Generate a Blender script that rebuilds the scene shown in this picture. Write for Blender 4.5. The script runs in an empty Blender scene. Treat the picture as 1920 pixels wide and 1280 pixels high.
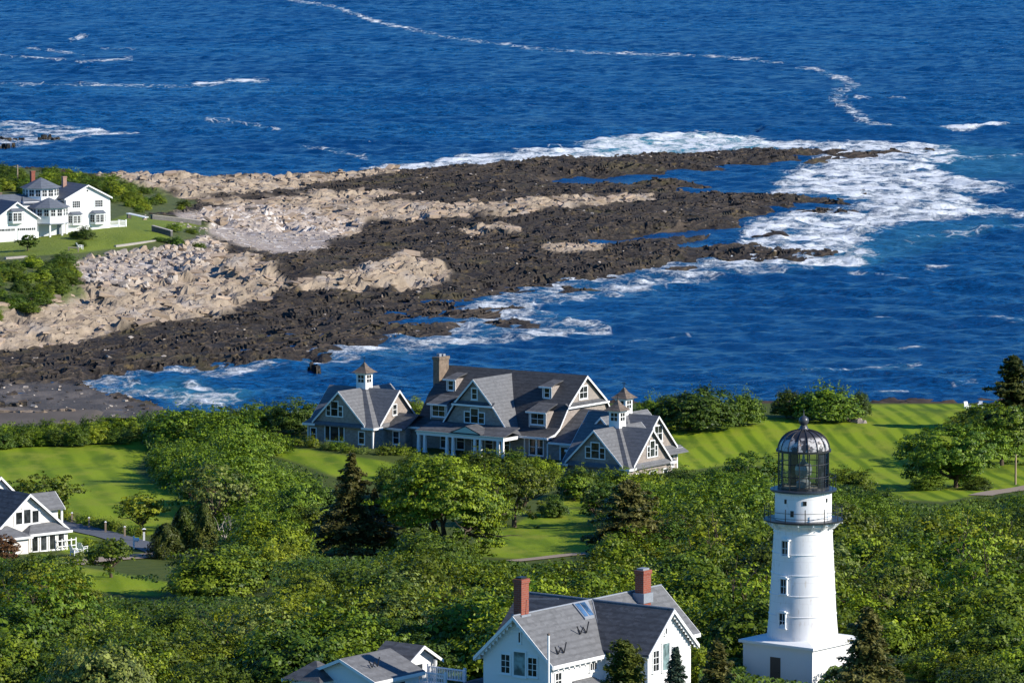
import bpy, math, random
import numpy as np
from mathutils import Vector

random.seed(7)
RNG = np.random.default_rng(11)
SC = bpy.context.scene
COL = SC.collection

# ------------------------------------------------------------------ camera, sky, sun, exposure
F = 9000.0                      # focal length in pixels of the 1920 px wide photograph
PITCH = math.atan(909 / F)
H = 86.0                        # camera height above the sea
cam_d = bpy.data.cameras.new('camera')
cam = bpy.data.objects.new('camera', cam_d)
COL.objects.link(cam)
cam.location = (0, 0, H)
cam.rotation_euler = (math.pi / 2 - PITCH, 0, 0)
cam_d.sensor_width = 36
cam_d.lens = F / 1920 * 36
cam_d.clip_start = 5
cam_d.clip_end = 60000
SC.camera = cam

SUN_EL, SUN_AZ = math.radians(28), math.radians(110)     # azimuth clockwise from +Y
world = bpy.data.worlds.new('World')
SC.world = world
world.use_nodes = True
wn = world.node_tree
bg = wn.nodes['Background']
sky = wn.nodes.new('ShaderNodeTexSky')
sky.sky_type = 'NISHITA'
sky.sun_disc = False
sky.sun_elevation = SUN_EL
sky.sun_rotation = SUN_AZ
sky.air_density = 1.0
sky.dust_density = 0.2
sky.ozone_density = 2.5
hsv = wn.nodes.new('ShaderNodeHueSaturation')      # sky pushed bluer, with the tint below, to colour the fill in shade
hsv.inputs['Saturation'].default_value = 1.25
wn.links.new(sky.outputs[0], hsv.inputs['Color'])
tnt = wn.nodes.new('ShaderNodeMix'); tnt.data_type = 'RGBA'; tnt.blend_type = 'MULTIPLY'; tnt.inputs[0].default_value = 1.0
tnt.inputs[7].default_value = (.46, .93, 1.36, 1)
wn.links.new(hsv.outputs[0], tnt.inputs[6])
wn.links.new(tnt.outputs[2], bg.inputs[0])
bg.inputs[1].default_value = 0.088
sd = bpy.data.lights.new('sun', 'SUN')
sun = bpy.data.objects.new('sun', sd)
COL.objects.link(sun)
sd.energy = 5.0
sd.angle = math.radians(0.5)
sd.color = (1.0, 0.93, 0.82)
sun_dir = Vector((math.sin(SUN_AZ) * math.cos(SUN_EL), math.cos(SUN_AZ) * math.cos(SUN_EL), math.sin(SUN_EL)))
sun.rotation_euler = (-sun_dir).to_track_quat('-Z', 'Y').to_euler()
sun.location = (200, -50, 300)
SC.view_settings.view_transform = 'Standard'
SC.view_settings.look = 'None'
SC.view_settings.exposure = 0.42
SC.view_settings.gamma = 1.0

# ------------------------------------------------------------------ survey: from picture to place
CP, SP = math.cos(PITCH), math.sin(PITCH)
def ray(px, py):
    a, b = px - 960, 640 - py
    return a, F * CP + b * SP, -F * SP + b * CP
def at(px, py, z):
    a, b, c = ray(px, py)
    t = (z - H) / c
    return a * t, b * t, z
def to_px(X, Y, Z):
    dz = Z - H
    f = Y * CP - dz * SP
    u = Y * SP + dz * CP
    return 960 + F * X / f, 640 - F * u / f

# ------------------------------------------------------------------ numpy noise and polygon tools
def _h(ix, iy, s):
    v = (ix.astype(np.int64) * 374761393 + iy.astype(np.int64) * 668265263 + s * 1442695041) & 0x7fffffff
    v = (v ^ (v >> 13)) * 1274126177 & 0x7fffffff
    v = (v ^ (v >> 16)) * 2246822519 & 0x7fffffff
    return ((v ^ (v >> 15)) & 0xffffff) / float(0xffffff)
def vnoise(x, y, s=0):
    ix, iy = np.floor(x), np.floor(y)
    fx, fy = x - ix, y - iy
    fx = fx * fx * (3 - 2 * fx); fy = fy * fy * (3 - 2 * fy)
    a, b = _h(ix, iy, s), _h(ix + 1, iy, s)
    c, d = _h(ix, iy + 1, s), _h(ix + 1, iy + 1, s)
    return (a + (b - a) * fx) * (1 - fy) + (c + (d - c) * fx) * fy
def fbm(x, y, o=4, s=0):
    t, a, n = 0, 0.5, 0
    for k in range(o):
        t = t + a * vnoise(x * 2 ** k + 17.3 * k, y * 2 ** k - 9.1 * k, s + k); n += a; a *= .5
    return t / n
def worley(x, y, s=0):
    """nearest jittered cell: distance, gap to the second cell, three randoms of the cell, offset from its centre"""
    ix, iy = np.floor(x), np.floor(y)
    d1 = np.full(x.shape, 9.0); d2 = d1.copy()
    r = [np.zeros(x.shape) for _ in range(5)]
    for dx in (-1, 0, 1):
        for dy in (-1, 0, 1):
            jx, jy = ix + dx, iy + dy
            ox = jx + .5 + .8 * (_h(jx, jy, s) - .5) - x
            oy = jy + .5 + .8 * (_h(jx, jy, s + 1) - .5) - y
            d = np.hypot(ox, oy)
            near = d < d1
            d2 = np.where(near, d1, np.minimum(d2, d))
            d1 = np.where(near, d, d1)
            for k, v in enumerate((_h(jx, jy, s + 2), _h(jx, jy, s + 3), _h(jx, jy, s + 4), -ox, -oy)):
                r[k] = np.where(near, v, r[k])
    return d1, d2 - d1, r
def inside_dist(px, py, poly, ys=1.0):
    """signed distance (positive inside) to a polygon; y distances count ys times"""
    P = np.array(poly, float)
    x, y = px, py * ys
    A = P * [1, ys]; B = np.roll(A, -1, 0)
    ins = np.zeros(px.shape, bool); dm = np.full(px.shape, 1e12)
    for (ax, ay), (bx, by) in zip(A, B):
        if ay != by:
            c = ((ay > y) != (by > y)) & (x < (bx - ax) * (y - ay) / (by - ay) + ax)
            ins ^= c
        ex, ey = bx - ax, by - ay
        t = np.clip(((x - ax) * ex + (y - ay) * ey) / (ex * ex + ey * ey + 1e-9), 0, 1)
        dm = np.minimum(dm, (x - ax - t * ex) ** 2 + (y - ay - t * ey) ** 2)
    d = np.sqrt(dm)
    return np.where(ins, d, -d)
def line_dist(px, py, pts, ys=1.0):
    P = np.array(pts, float)[:, :2]
    x, y = px, py * ys
    dm = np.full(px.shape, 1e12)
    A = P * [1, ys]
    for (ax, ay), (bx, by) in zip(A[:-1], A[1:]):
        ex, ey = bx - ax, by - ay
        t = np.clip(((x - ax) * ex + (y - ay) * ey) / (ex * ex + ey * ey + 1e-9), 0, 1)
        dm = np.minimum(dm, (x - ax - t * ex) ** 2 + (y - ay - t * ey) ** 2)
    return np.sqrt(dm)
def sm(a, b, x):
    t = np.clip((x - a) / (b - a), 0, 1)
    return t * t * (3 - 2 * t)
def inpoly(px, py, poly):
    n, c = len(poly), False
    for i in range(n):
        (ax, ay), (bx, by) = poly[i], poly[(i + 1) % n]
        if (ay > py) != (by > py) and px < (bx - ax) * (py - ay) / (by - ay) + ax:
            c = not c
    return c

# ------------------------------------------------------------------ materials
def new_mat(name):
    m = bpy.data.materials.new(name); m.use_nodes = True
    nt = m.node_tree
    return m, nt, nt.nodes['Principled BSDF']
def N(nt, t, **kw):
    n = nt.nodes.new(t)
    for k, v in kw.items(): setattr(n, k, v)
    return n
def mixc(nt, fac, a, b, blend='MIX'):
    n = N(nt, 'ShaderNodeMix', data_type='RGBA', blend_type=blend)
    for s, v in ((n.inputs[0], fac), (n.inputs[6], a), (n.inputs[7], b)):
        if hasattr(v, 'is_linked'): nt.links.new(v, s)
        elif isinstance(v, (int, float)): s.default_value = v
        else: s.default_value = (*v, 1)
    return n.outputs[2]
def ramp(nt, src, a, b):
    n = N(nt, 'ShaderNodeMapRange'); n.interpolation_type = 'SMOOTHSTEP'
    nt.links.new(src, n.inputs[0]); n.inputs[1].default_value = a; n.inputs[2].default_value = b
    return n.outputs[0]
def noise(nt, scale, detail=4, vec=None, rough=.55):
    n = N(nt, 'ShaderNodeTexNoise'); n.inputs['Scale'].default_value = scale
    n.inputs['Detail'].default_value = detail; n.inputs['Roughness'].default_value = rough
    if vec is not None: nt.links.new(vec, n.inputs['Vector'])
    return n.outputs[0]
def coords(nt, scale=(1, 1, 1), kind='Object', rot=(0, 0, 0)):
    t = N(nt, 'ShaderNodeTexCoord'); mp = N(nt, 'ShaderNodeMapping')
    mp.inputs['Scale'].default_value = scale; mp.inputs['Rotation'].default_value = rot
    nt.links.new(t.outputs[kind], mp.inputs[0])
    return mp.outputs[0]
def attr(nt, name):
    a = N(nt, 'ShaderNodeAttribute'); a.attribute_name = name
    return a.outputs['Fac']
def bump(nt, p, h, strength, dist):
    b = N(nt, 'ShaderNodeBump'); b.inputs['Strength'].default_value = strength; b.inputs['Distance'].default_value = dist
    nt.links.new(h, b.inputs['Height']); nt.links.new(b.outputs[0], p.inputs['Normal'])
    return b
def plain(name, c, rough=.6, var=.15, scale=3, spec=.3, metal=0, bmp=0):
    m, nt, p = new_mat(name)
    n = noise(nt, scale, 5, coords(nt))
    nt.links.new(mixc(nt, n, [v * (1 - var) for v in c], [min(1, v * (1 + var)) for v in c]), p.inputs['Base Color'])
    p.inputs['Roughness'].default_value = rough; p.inputs['Specular IOR Level'].default_value = spec
    p.inputs['Metallic'].default_value = metal
    if bmp: bump(nt, p, n, .5, bmp)
    return m
def math_n(nt, op, a, b=None):
    n = N(nt, 'ShaderNodeMath', operation=op)
    for i, v in enumerate((a, b)):
        if v is None: continue
        if hasattr(v, 'is_linked'): nt.links.new(v, n.inputs[i])
        else: n.inputs[i].default_value = v
    return n.outputs[0]
def shingle_roof(name, c, course=.2, contrast=.35, streak=.2):
    m, nt, p = new_mat(name)
    n1 = noise(nt, .8, 5, coords(nt)); 
    v = N(nt, 'ShaderNodeTexVoronoi'); v.inputs['Scale'].default_value = 1
    nt.links.new(coords(nt, (2.6, 2.6, 5.5)), v.inputs['Vector'])
    sep = N(nt, 'ShaderNodeSeparateColor'); nt.links.new(v.outputs['Color'], sep.inputs[0])
    f = math_n(nt, 'ADD', math_n(nt, 'MULTIPLY', sep.outputs[0], .55), math_n(nt, 'MULTIPLY', n1, .6))
    col = mixc(nt, f, [x * (1 - contrast) for x in c], [x * (1 + contrast) for x in c])
    wv = N(nt, 'ShaderNodeTexWave', wave_type='BANDS', bands_direction='Z'); wv.inputs['Scale'].default_value = 1 / course * .16
    wv.inputs['Distortion'].default_value = .6
    nt.links.new(coords(nt), wv.inputs['Vector'])
    col = mixc(nt, math_n(nt, 'MULTIPLY', ramp(nt, wv.outputs['Fac'], .55, .95), streak), col, [x * .45 for x in c])
    speck = ramp(nt, noise(nt, 9, 2, coords(nt)), .66, .74)
    col = mixc(nt, math_n(nt, 'MULTIPLY', speck, .3), col, [min(1, x * 2.4) for x in c])
    nt.links.new(col, p.inputs['Base Color'])
    p.inputs['Roughness'].default_value = .9; p.inputs['Specular IOR Level'].default_value = .15
    bump(nt, p, f, .5, .02)
    return m
def siding(name, c, course=.15, var=.05, depth=.02, dirt=None):
    m, nt, p = new_mat(name)
    n1 = noise(nt, .7, 5, coords(nt))
    col = mixc(nt, n1, [x * (1 - var) for x in c], [min(1, x * (1 + var)) for x in c])
    if dirt:
        v = N(nt, 'ShaderNodeTexVoronoi'); v.inputs['Scale'].default_value = 1
        nt.links.new(coords(nt, (3.2, 3.2, 4.5)), v.inputs['Vector'])
        sep = N(nt, 'ShaderNodeSeparateColor'); nt.links.new(v.outputs['Color'], sep.inputs[0])
        col = mixc(nt, math_n(nt, 'MULTIPLY', sep.outputs[0], .55), col, dirt)
        col = mixc(nt, ramp(nt, noise(nt, .35, 5, coords(nt)), .45, .75), col, [x * .8 for x in c])
    wv = N(nt, 'ShaderNodeTexWave', wave_type='BANDS', bands_direction='Z', wave_profile='SAW')
    wv.inputs['Scale'].default_value = .05 / course * 2
    nt.links.new(coords(nt), wv.inputs['Vector'])
    nt.links.new(col, p.inputs['Base Color'])
    p.inputs['Roughness'].default_value = .65; p.inputs['Specular IOR Level'].default_value = .25
    bump(nt, p, wv.outputs['Fac'], .6, depth)
    return m
def glass_mat(name, c=(.012, .014, .015), rough=.06):
    m, nt, p = new_mat(name)
    n = noise(nt, 1.3, 2, coords(nt))
    nt.links.new(mixc(nt, ramp(nt, n, .35, .7), c, [x * 3.5 + .01 for x in c]), p.inputs['Base Color'])
    p.inputs['Roughness'].default_value = rough; p.inputs['IOR'].default_value = 1.5
    return m
def brick_mat(name, a, b, mortar, sc=1.0):
    m, nt, p = new_mat(name)
    br = N(nt, 'ShaderNodeTexBrick'); br.inputs['Scale'].default_value = sc
    for i, c in ((1, a), (2, b), (3, mortar)): br.inputs[i].default_value = (*c, 1)
    br.inputs['Brick Width'].default_value = .45; br.inputs['Row Height'].default_value = .16; br.inputs['Mortar Size'].default_value = .02
    cx = coords(nt); s = N(nt, 'ShaderNodeSeparateXYZ'); nt.links.new(cx, s.inputs[0])
    cmb = N(nt, 'ShaderNodeCombineXYZ'); nt.links.new(math_n(nt, 'ADD', s.outputs[0], s.outputs[1]), cmb.inputs[0]); nt.links.new(s.outputs[2], cmb.inputs[1])
    nt.links.new(cmb.outputs[0], br.inputs['Vector'])
    nt.links.new(mixc(nt, .35, br.outputs['Color'], mixc(nt, noise(nt, 2.5, 4, cx), [x * .5 for x in a], [min(1, x * 1.5) for x in b])), p.inputs['Base Color'])
    p.inputs['Roughness'].default_value = .85
    bump(nt, p, br.outputs['Fac'], .4, -.02)
    return m
def leaf_mat(name, dark, light, trans=.12):
    m, nt, p = new_mat(name)
    nt.nodes.remove(p)
    out = nt.nodes['Material Output']
    oi = N(nt, 'ShaderNodeObjectInfo')
    t = attr(nt, 'tint')
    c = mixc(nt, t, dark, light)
    hs = N(nt, 'ShaderNodeHueSaturation')
    mr = N(nt, 'ShaderNodeMapRange'); nt.links.new(oi.outputs['Random'], mr.inputs[0]); mr.inputs[3].default_value = .482; mr.inputs[4].default_value = .518
    mv = N(nt, 'ShaderNodeMapRange'); nt.links.new(math_n(nt, 'FRACT', math_n(nt, 'MULTIPLY', oi.outputs['Random'], 7.31)), mv.inputs[0]); mv.inputs[3].default_value = .72; mv.inputs[4].default_value = 1.3
    nt.links.new(mr.outputs[0], hs.inputs['Hue']); nt.links.new(mv.outputs[0], hs.inputs['Value']); nt.links.new(c, hs.inputs['Color'])
    d = N(nt, 'ShaderNodeBsdfPrincipled'); d.inputs['Roughness'].default_value = .5; d.inputs['Specular IOR Level'].default_value = .2
    tr = N(nt, 'ShaderNodeBsdfTranslucent')
    nt.links.new(hs.outputs[0], d.inputs['Base Color'])
    nt.links.new(mixc(nt, .5, hs.outputs[0], [min(1, light[0] * 1.7), min(1, light[1] * 1.7), light[2]]), tr.inputs[0])
    mx = N(nt, 'ShaderNodeMixShader'); mx.inputs[0].default_value = trans
    nt.links.new(d.outputs[0], mx.inputs[1]); nt.links.new(tr.outputs[0], mx.inputs[2]); nt.links.new(mx.outputs[0], out.inputs[0])
    return m

M = {}
M['white'] = siding('white_clapboard', (.8, .79, .76), .14, .03, .012)
M['trim'] = plain('white_trim_paint', (.8, .8, .78), .45, .04, 2)
M['cream'] = siding('cream_clapboard', (.74, .70, .64), .14, .03, .012)
M['shingle'] = siding('weathered_cedar_shingle', (.36, .31, .27), .16, .2, .03, (.15, .125, .11))
M['roof_grey'] = shingle_roof('grey_asphalt_shingle', (.145, .147, .152), .2, .25, .25)
M['roof_old'] = shingle_roof('worn_dark_shingle', (.095, .096, .10), .22, .4, .35)
M['roof_shaded'] = shingle_roof('shade_darkened_shingle', (.072, .071, .072), .2, .35, .3)  # mansion main roof: its shade from the sun is put into a darker base
M['roof_slate'] = shingle_roof('blue_grey_slate', (.13, .145, .17), .25, .18, .2)
M['cedar'] = shingle_roof('brown_cedar_roof', (.15, .118, .094), .15, .4, .3)
M['glass'] = glass_mat('dark_window_glass')
M['shade'] = glass_mat('pale_green_blind', (.075, .11, .11), .25)
M['stone'] = plain('tan_chimney_stone', (.20, .15, .11), .9, .7, 2.2, .2, 0, .05)
M['brick'] = brick_mat('red_brick', (.30, .07, .035), (.22, .05, .03), (.25, .16, .12))
M['dark_metal'] = plain('black_painted_iron', (.018, .018, .02), .4, .3, 2, .5)
M['lead'] = plain('grey_lead_flashing', (.25, .27, .3), .5, .2, 3)
M['wood'] = plain('grey_weathered_wood', (.28, .23, .18), .8, .3, 4)
M['wood_dark'] = plain('brown_door_paint', (.10, .075, .06), .6, .2, 3)
M['timber_pole'] = plain('bare_pole_timber', (.33, .25, .17), .8, .3, 3)
M['bark'] = plain('grey_bark', (.10, .075, .055), .9, .4, 6, .1, 0, .05)
M['bark_pale'] = plain('pale_dead_wood', (.42, .37, .32), .9, .25, 5)
M['stonewall'] = brick_mat('dark_fieldstone', (.08, .075, .07), (.15, .14, .13), (.05, .05, .05), .8)
M['stonetop'] = plain('pale_coping_stone', (.34, .31, .28), .8, .2, 2)
M['deck'] = plain('grey_deck_boards', (.2, .19, .18), .7, .2, 3)
M['green_trim'] = plain('pale_green_gutter', (.42, .55, .5), .5, .08, 2)
M['leaf_mid'] = leaf_mat('leaf_mid_green', (.024, .055, .004), (.168, .222, .012))
M['leaf_bright'] = leaf_mat('leaf_yellow_green', (.040, .078, .004), (.255, .305, .014))
M['leaf_dark'] = leaf_mat('leaf_deep_green', (.016, .040, .005), (.104, .150, .012))
M['leaf_grey'] = leaf_mat('leaf_grey_green', (.035, .060, .012), (.24, .285, .055))
M['needle_brown'] = leaf_mat('needle_brown_green', (.022, .028, .008), (.135, .125, .032), .15)
M['needle_dark'] = leaf_mat('needle_dark_green', (.014, .028, .008), (.085, .100, .022), .15)
M['needle_blue'] = leaf_mat('needle_blue_green', (.016, .034, .022), (.07, .105, .065), .15)
M['juniper'] = leaf_mat('juniper_green', (.028, .050, .008), (.115, .135, .022), .2)
M['leaf_red'] = leaf_mat('leaf_bronze', (.06, .03, .015), (.18, .10, .03))
M['flower'] = plain('white_blossom', (.8, .8, .75), .6, .05, 3)

# ------------------------------------------------------------------ mesh helpers
def link(name, me, parent=None, loc=None, rotz=0):
    o = bpy.data.objects.new(name, me)
    COL.objects.link(o)
    if parent is not None: o.parent = parent
    if loc is not None: o.location = loc
    if rotz: o.rotation_euler = (0, 0, rotz)
    return o
def tag(o, label=None, cat=None, group=None, kind=None):
    if label: o['label'] = label
    if cat: o['category'] = cat
    if group: o['group'] = group
    if kind: o['kind'] = kind
    return o
def empty(name, loc, rotz=0):
    o = link(name, None, None, loc, rotz)
    o.empty_display_size = 1
    return o
def np_mesh(name, V, Q, mats, attrs=None, smooth=False, midx=None):
    me = bpy.data.meshes.new(name)
    V = np.ascontiguousarray(V, np.float32); Q = np.ascontiguousarray(Q, np.int32)
    k = Q.shape[1]
    me.vertices.add(len(V)); me.vertices.foreach_set('co', V.ravel())
    me.loops.add(Q.size); me.loops.foreach_set('vertex_index', Q.ravel())
    me.polygons.add(len(Q)); me.polygons.foreach_set('loop_start', np.arange(0, Q.size, k, dtype=np.int32))
    me.polygons.foreach_set('use_smooth', np.full(len(Q), bool(smooth)))
    if midx is not None: me.polygons.foreach_set('material_index', np.ascontiguousarray(midx, np.int32))
    for m in mats: me.materials.append(m)
    for nme, a in (attrs or {}).items():
        at_ = me.attributes.new(nme, 'FLOAT', 'POINT'); at_.data.foreach_set('value', np.ascontiguousarray(a, np.float32).ravel())
    me.update(calc_edges=True)
    me.validate()
    return me
def grid_quads(nx, ny):
    i = np.arange(nx * ny).reshape(ny, nx)
    return np.stack([i[:-1, :-1], i[:-1, 1:], i[1:, 1:], i[1:, :-1]], -1).reshape(-1, 4)

class MB:
    """collects solids, links them as one mesh object"""
    def __init__(s): s.v, s.f, s.m, s.cur = [], [], [], 0
    def mat(s, i): s.cur = i; return s
    def _add(s, vs, fs):
        n = len(s.v); s.v += [tuple(p) for p in vs]
        for f in fs: s.f.append(tuple(n + i for i in f)); s.m.append(s.cur)
        return s
    def box(s, x0, x1, y0, y1, z0, z1):
        return s._add([(x0, y0, z0), (x1, y0, z0), (x1, y1, z0), (x0, y1, z0), (x0, y0, z1), (x1, y0, z1), (x1, y1, z1), (x0, y1, z1)],
                      [(0, 3, 2, 1), (4, 5, 6, 7), (0, 1, 5, 4), (1, 2, 6, 5), (2, 3, 7, 6), (3, 0, 4, 7)])
    def frustum(s, cx, cy, a, b, z0, z1, n=4, rot=math.pi / 4):
        k = math.sqrt(2) if n == 4 else 1
        vs = [(cx + r * k * math.cos(rot + 2 * math.pi * i / n), cy + r * k * math.sin(rot + 2 * math.pi * i / n), z) for r, z in ((a, z0), (b, z1)) for i in range(n)]
        return s._add(vs, [tuple(range(n - 1, -1, -1)), tuple(range(n, 2 * n))] + [(i, (i + 1) % n, n + (i + 1) % n, n + i) for i in range(n)])
    def prism(s, pts, axis, a0, a1):
        mk = {'x': lambda p, a: (a, p[0], p[1]), 'y': lambda p, a: (p[0], a, p[1]), 'z': lambda p, a: (p[0], p[1], a)}[axis]
        n = len(pts)
        return s._add([mk(p, a0) for p in pts] + [mk(p, a1) for p in pts],
                      [tuple(range(n - 1, -1, -1)), tuple(range(n, 2 * n))] + [(i, (i + 1) % n, n + (i + 1) % n, n + i) for i in range(n)])
    def slab(s, pts, t=.18):
        n = len(pts)
        return s._add([(x, y, z - t) for x, y, z in pts] + list(pts),
                      [tuple(range(n - 1, -1, -1)), tuple(range(n, 2 * n))] + [(i, (i + 1) % n, n + (i + 1) % n, n + i) for i in range(n)])
    def profile(s, prof, axis, a0, a1, t=.18):
        """a roof sheet of thickness t following a polyline (across, z), run along axis"""
        top = list(prof); bot = [(p[0], p[1] - t) for p in prof]
        for i in range(len(prof) - 1):
            s.prism([bot[i], bot[i + 1], top[i + 1], top[i]], axis, a0, a1)
        return s
    def gable_roof(s, axis, a0, a1, c, hw, ze, zr, t=.18):
        return s.profile([(c - hw, ze), (c, zr), (c + hw, ze)], axis, a0, a1, t)
    def tube(s, p0, p1, r0, r1=None, n=8):
        r1 = r0 if r1 is None else r1
        p0, p1 = Vector(p0), Vector(p1); d = (p1 - p0)
        if d.length < 1e-6: return s
        d.normalize(); a = d.orthogonal().normalized(); b = d.cross(a)
        vs = [tuple(p + (a * math.cos(2 * math.pi * i / n) + b * math.sin(2 * math.pi * i / n)) * r) for p, r in ((p0, r0), (p1, r1)) for i in range(n)]
        return s._add(vs, [tuple(range(n - 1, -1, -1)), tuple(range(n, 2 * n))] + [(i, (i + 1) % n, n + (i + 1) % n, n + i) for i in range(n)])
    def path(s, pts, r, n=6):
        for p, q in zip(pts[:-1], pts[1:]): s.tube(p, q, r, r, n)
        return s
    def lathe(s, prof, n=32, cx=0, cy=0, cap=True):
        vs = [(cx + r * math.cos(2 * math.pi * i / n), cy + r * math.sin(2 * math.pi * i / n), z) for r, z in prof for i in range(n)]
        fs = [(k * n + i, k * n + (i + 1) % n, (k + 1) * n + (i + 1) % n, (k + 1) * n + i) for k in range(len(prof) - 1) for i in range(n)]
        if cap: fs += [tuple(range(n - 1, -1, -1)), tuple((len(prof) - 1) * n + i for i in range(n))]
        return s._add(vs, fs)
    def ring(s, r0, r1, z0, z1, n=48):
        return s.lathe([(r0, z0), (r1, z0), (r1, z1), (r0, z1), (r0, z0)], n, cap=False)
    def wallbox(s, c, u, n, w, h, d0, d1, du=0, dz=0):
        """box on a wall: c wall point, u along, n outwards; w wide, h high, from d0 to d1 out of the wall"""
        vs = []
        for dd in (d0, d1):
            for a, b in ((-w / 2, -h / 2), (w / 2, -h / 2), (w / 2, h / 2), (-w / 2, h / 2)):
                vs.append((c[0] + u[0] * (a + du) + n[0] * dd, c[1] + u[1] * (a + du) + n[1] * dd, c[2] + b + dz))
        return s._add(vs, [(0, 3, 2, 1), (4, 5, 6, 7), (0, 1, 5, 4), (1, 2, 6, 5), (2, 3, 7, 6), (3, 0, 4, 7)])
    def mesh(s, name, mats, smooth=False):
        me = bpy.data.meshes.new(name); me.from_pydata(s.v, [], s.f)
        for m in (mats if isinstance(mats, (list, tuple)) else [mats]): me.materials.append(m)
        me.polygons.foreach_set('material_index', s.m)
        me.polygons.foreach_set('use_smooth', [bool(smooth)] * len(s.f))
        me.update()
        import bmesh
        bm = bmesh.new(); bm.from_mesh(me); bmesh.ops.recalc_face_normals(bm, faces=bm.faces); bm.to_mesh(me); bm.free()
        return me
    def build(s, name, mats, parent=None, loc=None, rotz=0, smooth=False):
        return link(name, s.mesh(name, mats, smooth), parent, loc, rotz)

def window(parent, c, n, w, h, cols=1, rows=2, tw=.12, glass='glass', single=False, sill=True, trim='trim', bar=.045):
    """a window on a wall whose outward normal is n: trim with glazing bars, pane as its child"""
    l = math.hypot(*n); n = (n[0] / l, n[1] / l); u = (-n[1], n[0])
    f = MB(); p = f if single else MB()
    for sg in (-1, 1):
        f.wallbox(c, u, n, tw, h + 2 * tw, 0, .07, sg * (w / 2 + tw / 2))
        f.wallbox(c, u, n, w, tw, 0, .07, 0, sg * (h / 2 + tw / 2))
    if sill: f.wallbox(c, u, n, w + 2 * tw + .1, .06, 0, .13, 0, -h / 2 - tw - .03)
    for k in range(1, cols): f.wallbox(c, u, n, bar, h, 0, .05, -w / 2 + w * k / cols)
    for k in range(1, rows): f.wallbox(c, u, n, w, bar * (1.5 if rows == 2 else 1), 0, .045, 0, -h / 2 + h * k / rows)
    if single: p.mat(1)
    p.wallbox(c, u, n, w, h, 0, .02)
    if single: return f.build('window', [M[trim], M[glass]], parent)
    fo = f.build('window', M[trim], parent)
    p.build('pane', M[glass], fo)
    return fo
def triple(parent, c, n, ws, hs, cols=1, rows=2, tw=.14, glass='glass', low=None):
    """three sashes side by side as one window, the middle one taller"""
    l = math.hypot(*n); n = (n[0] / l, n[1] / l); u = (-n[1], n[0])
    f, p = MB(), MB()
    x = -(sum(ws) + tw * 2) / 2
    base = c[2] - max(hs) / 2
    for i, (w, h) in enumerate(zip(ws, hs)):
        cc = x + w / 2; zc = base + h / 2 - c[2]
        for sg in (-1, 1):
            f.wallbox(c, u, n, tw, h + tw * (2 if (i == 1 or sg * (i - 1) > 0) else 0), 0, .07 + .004 * i, cc + sg * (w / 2 + tw / 2) * 1.0, zc)
        f.wallbox(c, u, n, w + (2 * tw if i == 1 else 0), tw, 0, .075 + .003 * i, cc, zc + h / 2 + tw / 2)
        f.wallbox(c, u, n, w, tw, 0, .072, cc, zc - h / 2 - tw / 2)
        for k in range(1, cols): f.wallbox(c, u, n, .045, h, 0, .05, cc - w / 2 + w * k / cols, zc)
        for k in range(1, rows): f.wallbox(c, u, n, w, .06, 0, .045, cc, zc - h / 2 + h * k / rows)
        p.wallbox(c, u, n, w, h, 0, .02, cc, zc)
        x += w + tw
    fo = f.build('window', M['trim'], parent)
    p.build('pane', M[glass], fo)
    return fo
def rake(mb, axis, a, c, hw, ze, zr, d=.28, th=.07, sgn=1):
    """white boards along the slope of a gable, standing on the plane at a"""
    a0, a1 = (a, a + th * sgn) if sgn > 0 else (a + th * sgn, a)
    for s in (-1, 1):
        mb.prism([(c + s * hw, ze - d - .02), (c + s * hw, ze - .02), (c, zr - .02), (c, zr - d - .02)], axis, a0, a1)
    return mb

# ------------------------------------------------------------------ near land: a hillside falling to the shore
def land_h(X, Y):
    X = np.asarray(X, float); Y = np.asarray(Y, float)
    Y = Y + 30 * np.clip((-26 - X) / 14, 0, 1) * np.clip((Y - 610) / 60, 0, 1)
    z = np.interp(Y, [300, 360, 400, 450, 500, 560, 620, 680, 694, 708, 722, 745, 775], [23.5, 21.4, 19.0, 16.0, 13.2, 10.0, 7.7, 7.3, 6.9, 4.0, 1.6, .5, -1.6])
    z = np.maximum(z, np.where(X < -56, np.clip((-56 - X) / 8, 0, 1) * 3.4 - 2.2 - np.maximum(Y - 765, 0) * .12, -9))
    z = z + np.clip((X - 8) * .022, -1, .6) * np.clip((430 - Y) / 60, 0, 1)
    z = z - np.clip((X - 14) * .06, 0, 1.0) * np.clip((Y - 560) / 40, 0, 1) * np.clip((660 - Y) / 20, 0, 1)
    z = z + (fbm(X * .045 + 3, Y * .03, 3, 5) - .5) * 1.3 * np.clip((690 - Y) / 60, 0, 1)
    return z
def land1(x, y): return float(land_h(np.array([x]), np.array([y]))[0])
def gpos(px, py):
    """where the picture ray meets the near hillside"""
    z = 12.0
    for _ in range(40):
        x, y, _z = at(px, py, z)
        z = .5 * z + .5 * land1(x, min(y, 740))
    x, y, _z = at(px, py, z)
    return x, y, land1(x, y)

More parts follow.
